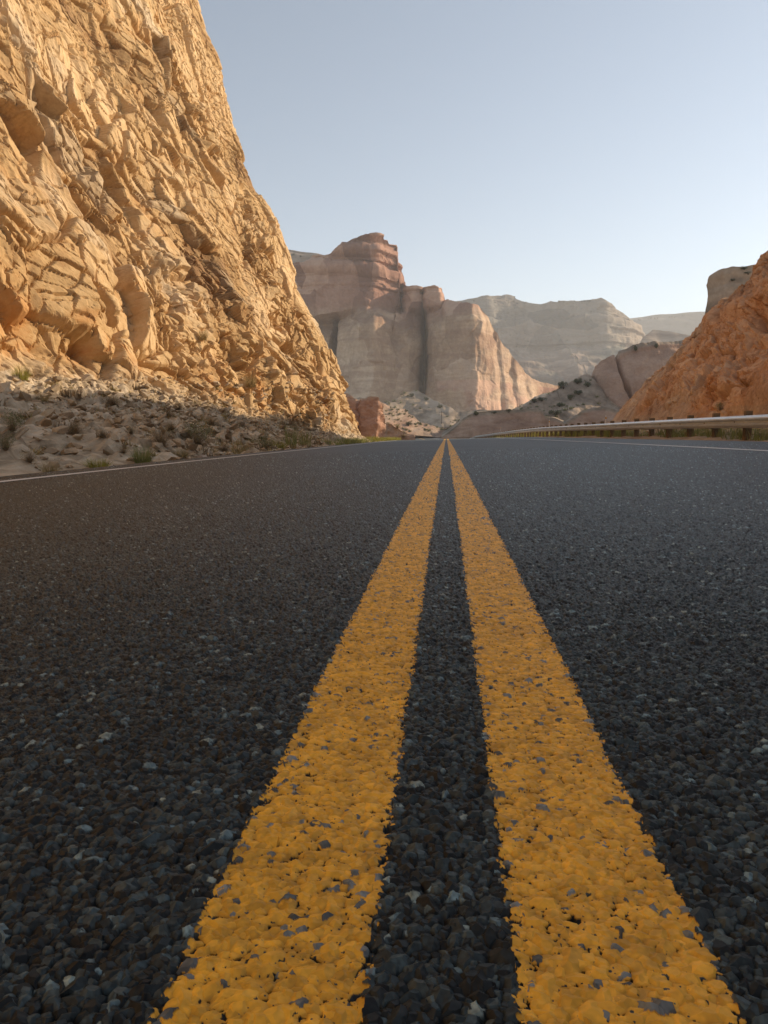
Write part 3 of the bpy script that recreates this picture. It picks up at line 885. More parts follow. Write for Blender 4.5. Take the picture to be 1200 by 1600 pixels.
# ridge with the cracked dome, scree and bank on the right, mounds below the butte, red outcrop on the left
def mids():
    # cracked dome
    D = 165.0
    sk = [(900, 612), (915, 604), (924, 590), (929, 572), (938, 561), (950, 556), (960, 552), (966, 553), (985, 546), (1005, 542), (1030, 539), (1060, 535), (1085, 536), (1120, 540), (1160, 548)]
    def relief(px, f, z):
        c = np.interp(px, [900, 922, 930, 945, 962, 973, 985, 1040, 1160], [14, 9, 5, 2, 1, 1.5, 1, 3, 8])
        return c + 6 * np.clip(f, 0, 1) ** 3 + 0.25 * (z - z.min(axis=1, keepdims=True))
    def disp(px, F, P):
        x, z = P[..., 0], P[..., 2]
        c1, _ = chunk(x / 9, z / 7, 801, k=.6, flat=.3, tilt=.3, amp=.4)
        c2, _ = chunk(x / 2, z / 1.6, 811, k=.8, flat=.3, tilt=.4, amp=.5)
        crack = np.exp(-((px - 966 - (1 - F) * 12 - 3 * np.sin(F * 5)) / 2.6) ** 2) * sstep(.35, .5, F)
        cap = sstep(.93, .97, F) * (px > 964)
        return .9 * c1 + .35 * c2 + 1.1 * fbm(x / 6, z / 6, 821, 5) - 1.9 * crack * (1 - 0.6 * sstep(.9, 1, F)) + .5 * cap
    curtain('rock_dome', 'crackdome', D, sk, 690, M_BANK, 420, 260, relief, disp,
            lambda px, F, P: tint4(.5 + fbm(P[..., 0] / 5, P[..., 2] / 5, 3) * .8, F * 0 + .5, np.clip(sstep(.95, .99, F) * (px > 964) * .9, 0, 1)), back=(60, -0.03))
    # scree slope with shrubs
    D = 150.0
    sk = [(770, 668), (800, 650), (830, 634), (855, 620), (868, 608), (885, 600), (905, 591), (920, 585), (940, 600), (955, 620), (980, 640), (1010, 660)]
    rl, dp = generic(D, .9, 4, 3, 831, lean=2.0)
    curtain('hillside', 'scree', D, sk, 692, M_BANK, 360, 160, rl, dp,
            lambda px, F, P: tint4(.5 + fbm(P[..., 0] / 3, P[..., 2] / 2, 3) * .9, .5 + fbm(P[..., 0] / 1.5, P[..., 2] / 1.5, 4), np.clip(.8 + F * 0, 0, 1)), back=(40, -0.1))
    # mauve road cut bank
    D = 120.0
    sk = [(690, 683), (700, 676), (715, 664), (732, 649), (745, 643), (765, 641), (800, 641), (825, 640), (846, 643), (850, 652), (870, 655), (885, 662), (900, 652), (920, 640), (945, 634), (965, 640), (990, 655), (1040, 665)]
    rl, dp = generic(D, .6, 5, 2.2, 851, lean=0.9, bands=.2, curve=([690, 740, 845, 860, 900, 960, 1040], [14, 0, 0, 3, 4, 2, 4]))
    curtain('road_cut_bank', 'bank', D, sk, 700, M_BANK, 460, 130, rl, dp,
            lambda px, F, P: tint4(.45 + fbm(P[..., 0] / 3, P[..., 2] / 1.2, 3) * .9, F * 0 + .5, np.clip(sstep(.86, .97, F) * .9 + .15, 0, 1)), back=(30, 0.03))
    # mounds below the butte
    D = 300.0
    sk = [(520, 640), (560, 622), (590, 630), (612, 628), (632, 612), (650, 608), (668, 618), (690, 632), (712, 646), (735, 643), (770, 646), (800, 640), (840, 622), (870, 612), (900, 620)]
    rl, dp = generic(D, 1.6, 9, 6, 871, lean=1.9)
    curtain('talus_mound', 'mound1', D, sk, 690, M_BANK, 420, 130, rl, dp,
            lambda px, F, P: tint4(.55 + fbm(P[..., 0] / 5, P[..., 2] / 3, 3) * 1.0, .5 + fbm(P[..., 0] / 4, P[..., 2] / 2, 4), np.clip(.95 + F * 0, 0, 1)), back=(60, -.1))
    D = 190.0
    sk = [(590, 632), (606, 636), (618, 641), (632, 640), (645, 652), (655, 662), (672, 668), (700, 667), (722, 660), (745, 652), (765, 655), (790, 665)]
    rl, dp = generic(D, .9, 5, 3, 891, lean=1.6, curve=([590, 660, 700, 790], [-6, 8, 12, 0]))
    curtain('talus_mound', 'mound2', D, sk, 684.5, M_RED, 360, 110, rl, dp,
            lambda px, F, P: tint4(.6 + fbm(P[..., 0] / 4, P[..., 2] / 2, 3), F * 0 + .5, np.clip(.55 + 1.0 * fbm(P[..., 0] / 6, P[..., 2] / 3, 8) + .4 * F, 0, 1)), back=(50, -.1))
    # red outcrop beyond the left cliff
    D = 74.0
    sk = [(520, 612), (540, 616), (552, 622), (562, 627), (567, 624), (580, 621), (590, 622), (594, 630), (597, 640), (601, 652), (600, 660), (612, 664), (620, 668), (630, 674), (640, 679), (648, 684)]
    rl, dp = generic(D, .62, 1.5, 1.2, 901, lean=0.5, curve=([520, 540, 555, 562, 568, 578, 590, 598, 606, 620, 650], [3, 1.6, .9, 1.5, 1.0, 0.3, 0.1, 0.6, 1.2, 1.2, 1.5]))
    curtain('rock_outcrop', 'outcrop', D, sk, 690, M_RED, 420, 200, rl, dp,
            lambda px, F, P: tint4(.45 + fbm(P[..., 0] / 2, P[..., 2] / 1, 3) * 1.0, F * 0 + .5, np.clip(sstep(598, 606, px) * .8 + .6 * sstep(.9, 1, F), 0, 1)), back=(14, -.2))
    # grey dome behind the right cliff
    D = 105.0
    sk = [(1092, 640), (1095, 560), (1098, 510), (1103, 482), (1108, 462), (1109, 445), (1116, 432), (1128, 423), (1145, 417), (1165, 416), (1190, 412), (1230, 408), (1290, 404)]
    rl, dp = generic(D, 1.0, 7, 5, 921, lean=0.3, bands=.4, curve=([1085, 1098, 1110, 1130, 1290], [9, 6, 3, 0, 0]))
    curtain('rock_dome', 'greydome', D, sk, 690, M_BANK, 300, 260, rl, dp,
            lambda px, F, P: tint4(.45 + fbm(P[..., 0] / 3, P[..., 2] / 1.5, 3), F * 0 + .5, np.clip(sstep(.72, .9, F) * .9, 0, 1)), back=(40, 0.02))
mids()
print('SURF', {k: len(v[0]) for k, v in SURF.items()})
# ------------------------------------------------------------------ materials of small things
M_STEEL = plain('galvanised_steel', (0.58, 0.58, 0.57), 0.34, 0.15, 3.0, metal=0.35, spec=0.5)
M_POST = plain('weathered_timber', (0.17, 0.115, 0.065), 0.9, 0.4, 9.0)
M_BOLT = plain('bolt_steel', (0.16, 0.13, 0.10), 0.6, 0.2, 20.0, metal=0.5)
M_DELIN = plain('white_plastic', (0.62, 0.60, 0.56), 0.5, 0.1, 5.0)
M_REFL = plain('amber_reflector', (0.65, 0.30, 0.03), 0.25, 0.1, 30.0, spec=0.6)
M_POLE = plain('dark_timber', (0.07, 0.05, 0.035), 0.9, 0.3, 4.0)
M_INS = plain('grey_ceramic', (0.3, 0.3, 0.3), 0.4, 0.1, 10.0)
M_STRAW = plain('dry_grass_blades', (0.36, 0.28, 0.13), 0.85, 0.35, 3.0)
M_GREEN = plain('green_grass_blades', (0.25, 0.26, 0.085), 0.8, 0.35, 3.0)
M_YGREEN = plain('yellow_green_blades', (0.33, 0.31, 0.07), 0.8, 0.35, 3.0)
M_TWIG = plain('grey_brown_twigs', (0.27, 0.20, 0.12), 0.9, 0.35, 6.0)
M_SAGE = plain('sage_leaves', (0.20, 0.20, 0.09), 0.85, 0.35, 6.0)
M_JUN = plain('juniper_leaves', (0.085, 0.095, 0.05), 0.85, 0.45, 3.0)
M_YELF = plain('yellow_flower_leaves', (0.50, 0.42, 0.06), 0.8, 0.3, 6.0)
M_BARK = plain('shrub_bark', (0.09, 0.06, 0.04), 0.95, 0.3, 12.0)
M_STONE = rock_mat('grey_tan_stone', (0.24, 0.175, 0.11), (0.42, 0.32, 0.21), (0.58, 0.47, 0.33), S=0.35, bumpd=0.01)
M_PSTONE = rock_mat('pale_stone', (0.38, 0.30, 0.23), (0.50, 0.41, 0.33), (0.62, 0.53, 0.44), S=0.35, bumpd=0.01)

# ------------------------------------------------------------------ guardrail
def build_guardrail():
    root = empty('guardrail', (6.05, 12.0, float(zroad(6.05, 12.0)) - 0.1))
    tag(root, 'long galvanised steel guardrail on brown timber posts along the right edge of the road', 'guardrail')
    inv = Matrix.Translation(-root.location)
    def path(y):
        x = 6.05 + cx(y)
        g = float(zroad(6.05 + cx(y), y))
        top = g + float(np.interp(y, [5, 12, 20, 45, 80, 112, 120], [0.45, 0.46, 0.50, 0.58, 0.62, 0.58, 0.38]))
        return float(x), g, top
    prof = [(0.0, 0.0), (-0.020, -0.012), (-0.030, -0.030), (-0.078, -0.058), (-0.082, -0.088), (-0.040, -0.125), (-0.010, -0.142), (-0.010, -0.168),
            (-0.040, -0.185), (-0.082, -0.222), (-0.078, -0.252), (-0.030, -0.280), (-0.020, -0.298), (0.0, -0.310)]
    prof = [(a * 1.35, b * 0.80) for a, b in prof]
    L = 3.81; y = 4.0; k = 0
    while y < 119:
        ya = np.linspace(y, y + L + 0.12, 5)
        V = []; F = []
        off = -0.004 * (k % 2)
        for yy in ya:
            x, g, t = path(yy)
            for side in (0, 0.005):
                for a, b in prof:
                    V.append((x + a + side + off - root.location.x, yy - root.location.y, t + b - root.location.z))
        n = len(prof)
        for i in range(len(ya) - 1):
            for s in (0, 1):
                for j in range(n - 1):
                    a = i * 2 * n + s * n + j
                    q = (a, a + 1, a + 2 * n + 1, a + 2 * n)
                    F.append(q if s else q[::-1])
            for j in (0, n - 1):
                a = i * 2 * n + j
                q = (a, a + n, a + 3 * n, a + 2 * n)
                F.append(q)
        for i in (0, len(ya) - 1):
            for j in range(n - 1):
                a = i * 2 * n + j; F.append((a, a + 1, a + 1 + n, a + n))
        o = mesh_arrays('rail', np.array(V), np.array(F), M_STEEL, parent=root)
        y += L; k += 1
    # posts, one every 1.905 m, each with its spacer block and bolt
    bm = bmesh.new(); add_box(bm, (0, 0, 0.0), (0.14, 0.15, 1.10), bevel=0.008)
    for v in bm.verts:
        v.co += Vector((random.uniform(-.004, .004), random.uniform(-.004, .004), 0))
    post0 = bm_obj('post', bm, M_POST)
    bm = bmesh.new(); add_box(bm, (0, 0, 0), (0.15, 0.12, 0.26), bevel=0.006)
    blk0 = bm_obj('spacer_block', bm, M_POST)
    bm = bmesh.new(); bmesh.ops.create_cone(bm, segments=10, radius1=0.016, radius2=0.012, depth=0.02, cap_ends=True)
    bmesh.ops.rotate(bm, verts=bm.verts, matrix=Matrix.Rotation(rad(90), 3, 'Y'))
    bolt0 = bm_obj('bolt', bm, M_BOLT)
    first = True
    y = 5.45
    while y < 118:
        x, g, t = path(y)
        if first: p, b, c = post0, blk0, bolt0
        else:
            p, b, c = post0.copy(), blk0.copy(), bolt0.copy()
            for o in (p, b, c): COL.objects.link(o)
        first = False
        p.parent = root; b.parent = p; c.parent = p
        jt = random.uniform(-0.012, 0.018)
        top = t + 0.105 + jt
        p.location = Vector((x + 0.245, y, top - 0.55)) - root.location
        p.rotation_euler = (random.uniform(-.012, .012), random.uniform(-.015, .015), random.uniform(-.05, .05))
        b.location = Vector((-0.151, 0, 0.55 - 0.105 - jt - 0.125))
        c.location = Vector((-0.265, 0, 0.55 - 0.105 - jt - 0.125))
        y += 1.905
build_guardrail()

def delineator(px, ptop, x, label):
    D = x / ray(px, 670)[0]
    top = EYE + ray(px, ptop)[1] * D
    g = float(zroad(6, D)) - 0.15
    r = empty('delineator_post', (x, D, g))
    tag(r, label, 'marker post', 'white marker posts behind the guardrail')
    h = top - g
    bm = bmesh.new(); add_box(bm, (0, 0, h / 2), (0.015, 0.09, h), bevel=0.005)
    bm_obj('post', bm, M_DELIN, r)
    bm = bmesh.new(); add_box(bm, (0, -0.052, h - 0.12), (0.05, 0.008, 0.09), bevel=0.002)
    bm_obj('reflector', bm, M_REFL, r)
delineator(858, 656, 6.9, 'short white marker post standing behind the guardrail beside the yellow flowering bush')
delineator(946, 649, 7.0, 'tall thin white marker post behind the guardrail just left of the orange cliff foot')
delineator(782, 667, 6.2, 'small white marker post near the far low end of the guardrail')

# ------------------------------------------------------------------ plants
def blades(n, spread, h, width, lean, seed, segs=2, dome=False):
    rg = random.Random(seed); V = []; F = []
    for i in range(n):
        a = rg.uniform(0, 6.283); r = spread * math.sqrt(rg.random()) * (0.35 if dome else 1)
        bx, by = r * math.cos(a), r * math.sin(a)
        if dome:
            th = rg.uniform(0.05, 1.45); a2 = rg.uniform(0, 6.283)
            ln = h * rg.uniform(0.6, 1.05)
            dx, dy, dz = math.sin(th) * math.cos(a2), math.sin(th) * math.sin(a2), math.cos(th) * 0.9
        else:
            a2 = a + rg.uniform(-1, 1); th = rg.uniform(0, lean)
            ln = h * rg.uniform(0.45, 1.0)
            dx, dy, dz = math.sin(th) * math.cos(a2), math.sin(th) * math.sin(a2), math.cos(th)
        wa = rg.uniform(0, 3.14); wx, wy = width * math.cos(wa) / 2, width * math.sin(wa) / 2
        droop = rg.uniform(0.0, 0.35) * ln
        b0 = len(V)
        for s in range(segs + 1):
            t = s / segs
            w_ = 1 - t * 0.9
            c = (bx + dx * ln * t + rg.uniform(-.02, .02) * ln, by + dy * ln * t, max(-0.02, dz * ln * t - droop * t * t * math.sin(th)))
            V.append((c[0] - wx * w_, c[1] - wy * w_, c[2])); V.append((c[0] + wx * w_, c[1] + wy * w_, c[2]))
        for s in range(segs):
            a_ = b0 + 2 * s; F.append((a_, a_ + 1, a_ + 3, a_ + 2))
    return V, F

def leaf_cloud(n, R, h, size, seed, lobes=5):
    rg = random.Random(seed); V = []; F = []
    cs = [(rg.uniform(-.55, .55) * R, rg.uniform(-.55, .55) * R, h * rg.uniform(0.35, 0.75), rg.uniform(.35, .6)) for _ in range(lobes)]
    for i in range(n):
        c = rg.choice(cs)
        th = math.acos(rg.uniform(-1, 1)); a = rg.uniform(0, 6.283); rr = rg.random() ** 0.4
        p = Vector((c[0] + R * c[3] * rr * math.sin(th) * math.cos(a), c[1] + R * c[3] * rr * math.sin(th) * math.sin(a), max(0.02 * h, c[2] + h * c[3] * 0.75 * rr * math.cos(th))))
        q = Euler((rg.uniform(0, 6), rg.uniform(0, 6), rg.uniform(0, 6))).to_matrix()
        s = size * rg.uniform(.6, 1.4)
        b0 = len(V)
        for u, v in ((-1, 0), (0, -.5), (1, 0), (0, .5)):
            V.append(tuple(p + q @ Vector((u * s, v * s, 0))))
        F.append((b0, b0 + 1, b0 + 2, b0 + 3))
    return V, F

def plant(kind, seed):
    """unit-height prototype meshes: list of (part name, mesh)"""
    out = []
    def mk(nm, VF, m):
        me = bpy.data.meshes.new(nm); me.from_pydata([tuple(v) for v in VF[0]], [], VF[1]); me.materials.append(m); me.update()
        out.append((nm, me))
    if kind == 'straw': mk('blades', blades(260, .32, 1.0, .018, .8, seed), M_STRAW)
    if kind == 'green': mk('blades', blades(300, .38, 1.0, .022, .8, seed), M_GREEN)
    if kind == 'ygreen': mk('blades', blades(300, .38, 1.0, .022, .8, seed), M_YGREEN)
    if kind == 'twiggy':
        mk('twigs', blades(520, .3, 1.0, .014, 1, seed, 2, True), M_TWIG)
        mk('leaves', leaf_cloud(350, .75, .9, .022, seed), M_STRAW)
    if kind == 'sage':
        mk('twigs', blades(260, .3, 1.0, .016, 1, seed, 2, True), M_TWIG)
        mk('leaves', leaf_cloud(900, .75, 1.0, .03, seed), M_SAGE)
    if kind == 'flower':
        mk('twigs', blades(160, .3, .9, .016, .9, seed), M_GREEN)
        mk('leaves', leaf_cloud(600, .8, 1.0, .035, seed), M_YELF)
    if kind == 'juniper':
        mk('trunk', blades(14, .08, .8, .10, .8, seed), M_BARK)
        mk('crown', leaf_cloud(700, .75, 1.0, .06, seed, 6), M_JUN)
    if kind == 'stalks':
        mk('blades', blades(120, .35, 1.0, .02, .35, seed), M_GREEN)
    return out
PROT = {}
NAMES = dict(straw='grass_tuft', green='grass_tuft', ygreen='grass_tuft', twiggy='dry_shrub', sage='sage_shrub', flower='flowering_shrub', juniper='juniper_shrub', stalks='weed_clump')
CATS = dict(straw='grass tuft', green='grass tuft', ygreen='grass tuft', twiggy='shrub', sage='shrub', flower='shrub', juniper='shrub', stalks='weeds')
_pn = [0]
def put_plant(kind, surf, px, py, hpx, wfac, label, group, sink=0.03):
    _pn[0] += 1
    key = (kind, _pn[0] % 3)
    if key not in PROT: PROT[key] = plant(kind, 100 + _pn[0])
    p = spot(surf, px, py)
    h = hpx * p[1] / FPX
    parts = PROT[key]
    rz = random.uniform(0, 6.28)
    if len(parts) == 1:
        o = bpy.data.objects.new(NAMES[kind], parts[0][1]); COL.objects.link(o)
    else:
        o = empty(NAMES[kind], (0, 0, 0))
        for nm, me in parts:
            c = bpy.data.objects.new(nm, me); COL.objects.link(c); c.parent = o
    o.location = (p[0], p[1], p[2] - sink * h); o.rotation_euler = (0, 0, rz)
    o.scale = (h * wfac, h * wfac, h)
    tag(o, label, CATS[kind], group)
    return o

GL = 'plants on the left rubble slope'
for a in [
    ('twiggy', 118, 676, 24, 1.0, 'grey brown dry bush on the shaded rubble right of the pale grey slab boulder'),
    ('twiggy', 157, 683, 14, 1.0, 'small round dry bush between the two larger brown bushes on the left slope'),
    ('twiggy', 250, 692, 26, 1.15, 'widest brown dry bush above the bright green tuft on the left slope'),
    ('green', 223, 719, 30, .75, 'bright green grass clump touching the asphalt below the widest brown bush'),
    ('ygreen', 150, 728, 16, 1.6, 'low spreading yellow green tuft beside the left asphalt edge'),
    ('straw', 75, 738, 20, 1.1, 'straw coloured tuft closest to the bottom left white line'),
    ('sage', 18, 670, 26, .9, 'olive bush at the left picture edge, upper one of two'),
    ('sage', 10, 698, 26, .8, 'olive bush at the left picture edge, lower one of two'),
    ('twiggy', 50, 719, 18, 1.0, 'faded brown bush low on the slope left of the straw tuft'),
    ('twiggy', 176, 628, 16, 1.4, 'brown bush in the shade directly below the orange stained overhang'),
    ('twiggy', 278, 634, 13, 1.0, 'small dark bush at the edge of the sunlight below the cliff'),
    ('twiggy', 262, 646, 12, 1.1, 'small grey bush just inside the shadow, lower left of the sunlit rocks'),
    ('twiggy', 268, 668, 13, 1.1, 'small brown bush above and right of the widest brown bush'),
    ('straw', 66, 622, 14, 1.5, 'straw tuft at the shadow line high on the left slope'),
    ('ygreen', 35, 590, 22, .8, 'yellow green tuft in the sun at the foot of the rubble cliff far left'),
    ('sage', 310, 690, 30, .9, 'tallest olive green bush on the slope right of the widest brown bush'),
    ('twiggy', 297, 680, 16, 1.0, 'dry brown bush leaning against the tall olive green bush'),
    ('twiggy', 351, 700, 14, 1.1, 'round dark dry bush behind the pale boulder by the asphalt'),
    ('straw', 285, 709, 14, 1.4, 'straw tuft between the bright green clump and the pale boulder'),
    ('twiggy', 330, 660, 14, 1.2, 'dark bush on the shaded slope under the layered sunlit ledges'),
    ('straw', 393, 606, 22, .7, 'lone straw tuft growing on the sunlit cliff face'),
    ('straw', 318, 530, 16, .8, 'pale tuft on the sunlit cliff high above the shaded slope'),
    ('straw', 375, 703, 16, 1.6, 'wide straw tuft right of the pale boulder at the asphalt edge'),
    ('stalks', 458, 693, 32, .6, 'tall dark green weeds standing where the shadow ends'),
    ('stalks', 478, 692, 24, .8, 'shorter green weeds right of the tall weeds at the road edge'),
    ('sage', 415, 698, 18, 1.3, 'low olive bush at the asphalt edge left of the tall weeds'),
    ('ygreen', 435, 697, 14, 1.6, 'low yellow green grass between the olive bush and tall weeds'),
    ('twiggy', 205, 672, 10, 1.2, 'tiny dry bush among the grey stones in the middle of the slope'),
    ('twiggy', 103, 704, 12, 1.2, 'flat brown bush on the bare sandy patch of the left slope'),
    ('twiggy', 190, 706, 10, 1.3, 'small flat bush left of the bright green clump'),
]:
    put_plant(a[0], 'left', a[1], a[2] + 2, a[3] * 1.35, a[4] * 1.05, a[5], GL)

GR = 'plants behind and under the guardrail'
for a in [
    ('sage', 1067, 691, 26, .75, 'dark olive bush under the rail left of the sunniest brown post'),
    ('green', 1118, 691, 16, 1.3, 'low green grass under the rail right of the brown post'),
    ('ygreen', 1160, 692, 28, .9, 'large pale green tuft between the two nearest guardrail posts'),
    ('green', 1194, 693, 20, .8, 'green tuft at the right picture edge under the rail'),
    ('green', 1016, 690, 18, .9, 'green tuft under the rail left of the dark olive bush'),
    ('ygreen', 1046, 690, 16, .9, 'thin pale tuft touching the left side of the dark olive bush'),
    ('ygreen', 990, 689, 16, 1.2, 'yellow green tuft under the thin white marker post'),
    ('ygreen', 940, 688, 15, 1.3, 'wide yellow green tuft under the middle of the guardrail'),
    ('flower', 849, 668, 14, .8, 'bush with bright yellow flowers standing above the guardrail'),
]:
    o = put_plant(a[0], 'verge_right', a[1], a[2], a[3], a[4], a[5], GR)
    if o.location.x < 6.5 + float(cx(o.location.y)):
        o.location.x = 6.75 + float(cx(o.location.y)) + random.uniform(0, .3)
        o.location.z = float(zroad(6, o.location.y)) - .1
put_plant('sage', 'right', 1122, 640, 14, .9, 'lone dark shrub rooted on the orange cliff above the guardrail', GR)

GJ = 'dark shrubs on the far rock'
for a in [
    ('juniper', 'crackdome', 989, 547, 9, .7, 'tiny dark shrub on the dome rim, left of the two'),
    ('juniper', 'crackdome', 1026, 540, 8, .8, 'tiny round dark shrub on the dome rim, right of the two'),
    ('juniper', 'scree', 880, 604, 13, .9, 'largest dark shrub at the upper left of the grey scree slope'),
    ('juniper', 'scree', 903, 596, 9, 1.1, 'dark shrub on the scree crest next to the cracked dome'),
    ('juniper', 'scree', 917, 601, 9, 1.1, 'dark shrub touching the left foot of the cracked dome'),
    ('juniper', 'scree', 890, 621, 9, 1.3, 'dark shrub in the middle of the grey scree slope'),
    ('juniper', 'scree', 905, 613, 8, 1.3, 'dark shrub on the scree right of the middle one'),
    ('juniper', 'scree', 848, 623, 7, 1.5, 'green shrub on the scree crest, right one of a pair'),
    ('juniper', 'scree', 836, 626, 7, 1.5, 'green shrub on the scree crest, left one of a pair'),
    ('juniper', 'scree', 868, 645, 9, 1.8, 'wide dark shrub in the hollow above the guardrail'),
    ('juniper', 'scree', 874, 632, 7, 1.4, 'dark shrub just above the hollow on the scree slope'),
    ('juniper', 'bank', 793, 641, 6, 1.5, 'small shrub on top of the mauve bank, right of its middle'),
    ('juniper', 'bank', 744, 645, 7, 1.2, 'small shrub at the top left corner of the mauve bank'),
    ('juniper', 'bank', 770, 643, 4, 1.6, 'very small shrub at the middle of the mauve bank rim'),
    ('juniper', 'mound2', 714, 664, 11, .5, 'slender upright conifer in front of the butte foot'),
    ('juniper', 'mound2', 724, 662, 7, 1.2, 'round shrub right of the slender conifer'),
    ('juniper', 'mound1', 686, 634, 6, 1.3, 'small shrub on the pale mound above the utility pole'),
    ('juniper', 'mound1', 644, 616, 6, 1.3, 'small shrub high on the pale mound under the dark cleft'),
    ('juniper', 'mound1', 664, 622, 5, 1.3, 'tiny shrub at the foot of the dark cleft in the butte'),
    ('juniper', 'mound2', 640, 662, 8, 1.2, 'dark shrub on the pink mound right of the red outcrop'),
    ('sage', 'outcrop', 617, 668, 8, 1.3, 'dark bush on the rubble ramp of the red outcrop'),
    ('twiggy', 'outcrop', 631, 680, 8, 1.2, 'rusty brown bush at the low end of the red outcrop'),
    ('juniper', 'greydome', 1160, 419, 6, 1.4, 'small dark shrub on the skyline of the grey dome at right'),
    ('juniper', 'greydome', 1166, 432, 5, 1.8, 'flat dark shrub just below the grey dome skyline'),
    ('juniper', 'greydome', 1147, 437, 4, 1.6, 'smallest shrub on the grey dome at right'),
    ('juniper', 'leftmesa', 456, 397, 4, 1.2, 'tiny shrub on the mesa rim closest to the sunlit cliff'),
    ('juniper', 'leftmesa', 468, 399, 3, 1.2, 'tiny shrub on the mesa rim, middle of three'),
    ('juniper', 'leftmesa', 485, 400, 3, 1.3, 'tiny shrub on the mesa rim closest to the butte'),
]:
    put_plant(*a, GJ)
# the shrubs along the far mesa rims cannot be told apart
rr = random.Random(4)
for i in range(26):
    a = i < 14
    px = rr.uniform(770, 930) if a else rr.uniform(992, 1095)
    py = np.interp(px, [770, 800, 850, 935, 985, 1010, 1060, 1096], [463, 470, 475, 468, 499, 496, 492, 489])
    put_plant('juniper', 'mesa' if a else 'ridge', px, float(py), rr.uniform(1.8, 3.4), rr.uniform(.9, 1.6),
              'speck of dark shrub on the skyline of the far mesa behind the butte' if a else 'speck of dark shrub on the blue farthest ridge',
              'shrubs on the mesa skyline' if a else 'shrubs on the farthest ridge')

# ------------------------------------------------------------------ grass along the road edges (uncountable)
def grass_strip(name, y0, y1, n, xf, m, h0, seed):
    rg = random.Random(seed); V = []; F = []
    for i in range(n):
        y = y0 + (y1 - y0) * rg.random()
        clump = vnoise(np.array([y * .9]), np.array([seed * 1.0]), seed)[0]
        if clump < -0.2 and rg.random() < .8: continue
        x, z = xf(y, rg)
        h = h0 * rg.uniform(.3, 1.0) * (1 + clump)
        a = rg.uniform(0, 6.28); l = rg.uniform(0, .6) * h
        wa = rg.uniform(0, 3.14); wd = 0.012 + 0.0002 * y
        b = len(V); c, s = math.cos(wa) * wd, math.sin(wa) * wd
        V += [(x - c, y - s, z), (x + c, y + s, z), (x + l * math.cos(a), y + l * math.sin(a), z + h)]
        F.append((b, b + 1, b + 2))
    o = mesh_arrays(name, np.array(V), np.array(F), m)
    tag(o, kind='stuff')
    return o
def lx(y, rg):
    off = 4.15 + abs(rg.gauss(0, .45)); x = -off + float(cx(y))
    return x, float(zroad(-3.8 + cx(y), y)) - 0.12 + max(0, (off - 4.3)) * .12 * (y < 45)
def rx_(y, rg):
    off = 6.3 + rg.random() ** 1.5 * 1.8; x = off + float(cx(y))
    return x, float(zroad(6 + cx(y), y)) - 0.14
g = grass_strip('grass', 27, 48, 5000, lx, M_GREEN, .30, 3); g['label'] = 'green verge grass between the left white line and the sunlit cliff foot'; g['category'] = 'grass'
g = grass_strip('grass', 45, 75, 9000, lx, M_YGREEN, .34, 4); g['label'] = 'bright yellow green grass along the left road edge before the red outcrop'; g['category'] = 'grass'
g = grass_strip('grass', 12, 42, 12000, rx_, M_GREEN, .46, 5); g['label'] = 'patchy green grass behind the near guardrail posts'; g['category'] = 'grass'
g = grass_strip('grass', 30, 95, 14000, rx_, M_YGREEN, .50, 6); g['label'] = 'yellow green grass under the far half of the guardrail'; g['category'] = 'grass'

def scrub(name, key, region, n, size, m, seed, label, per=34):
    P, x, y, d = SURF[key]
    rg = random.Random(seed)
    idx = np.where(region(P, x, y))[0]
    V = []; F = []
    for k in range(n):
        p = P[idx[rg.randrange(len(idx))]]
        s = size * rg.uniform(.3, 1.0) ** 1.5
        for j in range(per):
            a = rg.uniform(0, 6.28); th = rg.uniform(0, 1.5)
            ln = s * rg.uniform(.4, 1)
            dx, dy, dz = math.sin(th) * math.cos(a) * ln, math.sin(th) * math.sin(a) * ln, math.cos(th) * ln * .8
            wd = s * .09; wa = rg.uniform(0, 3.14); c_, s_ = math.cos(wa) * wd, math.sin(wa) * wd
            bx, by = rg.gauss(0, .2) * s, rg.gauss(0, .2) * s
            b = len(V)
            V += [(p[0] + bx - c_, p[1] + by - s_, p[2] - .02), (p[0] + bx + c_, p[1] + by + s_, p[2] - .02), (p[0] + bx + dx, p[1] + by + dy, p[2] + dz)]
            F.append((b, b + 1, b + 2))
    o = mesh_arrays(name, np.array(V), np.array(F), m)
    tag(o, label, 'scrub', kind='stuff')
clumpy = lambda P, sc, sd, th: fbm(P[:, 0] / sc, P[:, 2] / sc + P[:, 1] / sc, sd, 2) > th
scrub('dry_grass', 'left', lambda P, x, y: (P[:, 2] < 2.2) & (x > -60) & (x < 500) & (y > 600) & (P[:, 1] < 44) & clumpy(P, 1.6, 5, .0), 420, .26, M_STRAW, 11, 'thin dry grass scattered over the left rubble slope', 18)
scrub('low_brush', 'left', lambda P, x, y: (P[:, 2] < 2.2) & (x > -60) & (x < 500) & (y > 600) & (P[:, 1] < 44) & clumpy(P, 1.3, 6, .1), 170, .34, M_TWIG, 12, 'low grey brown brush scattered over the left rubble slope', 30)
scrub('low_brush', 'scree', lambda P, x, y: (x > 790) & (x < 935) & (y > 590) & clumpy(P, 7, 7, .0), 260, 1.1, M_SAGE, 13, 'low brush covering the grey scree slope left of the cracked dome')
scrub('low_brush', 'mound1', lambda P, x, y: (x > 600) & (x < 860) & (y > 610) & (y < 670) & clumpy(P, 9, 8, .0), 160, 1.7, M_SAGE, 14, 'low brush dotted over the pale mounds below the butte')
scrub('low_brush', 'mound2', lambda P, x, y: (x > 600) & (x < 780) & (y > 636) & clumpy(P, 6, 9, .0), 120, 1.1, M_SAGE, 15, 'low brush on the pink mound behind the red outcrop')
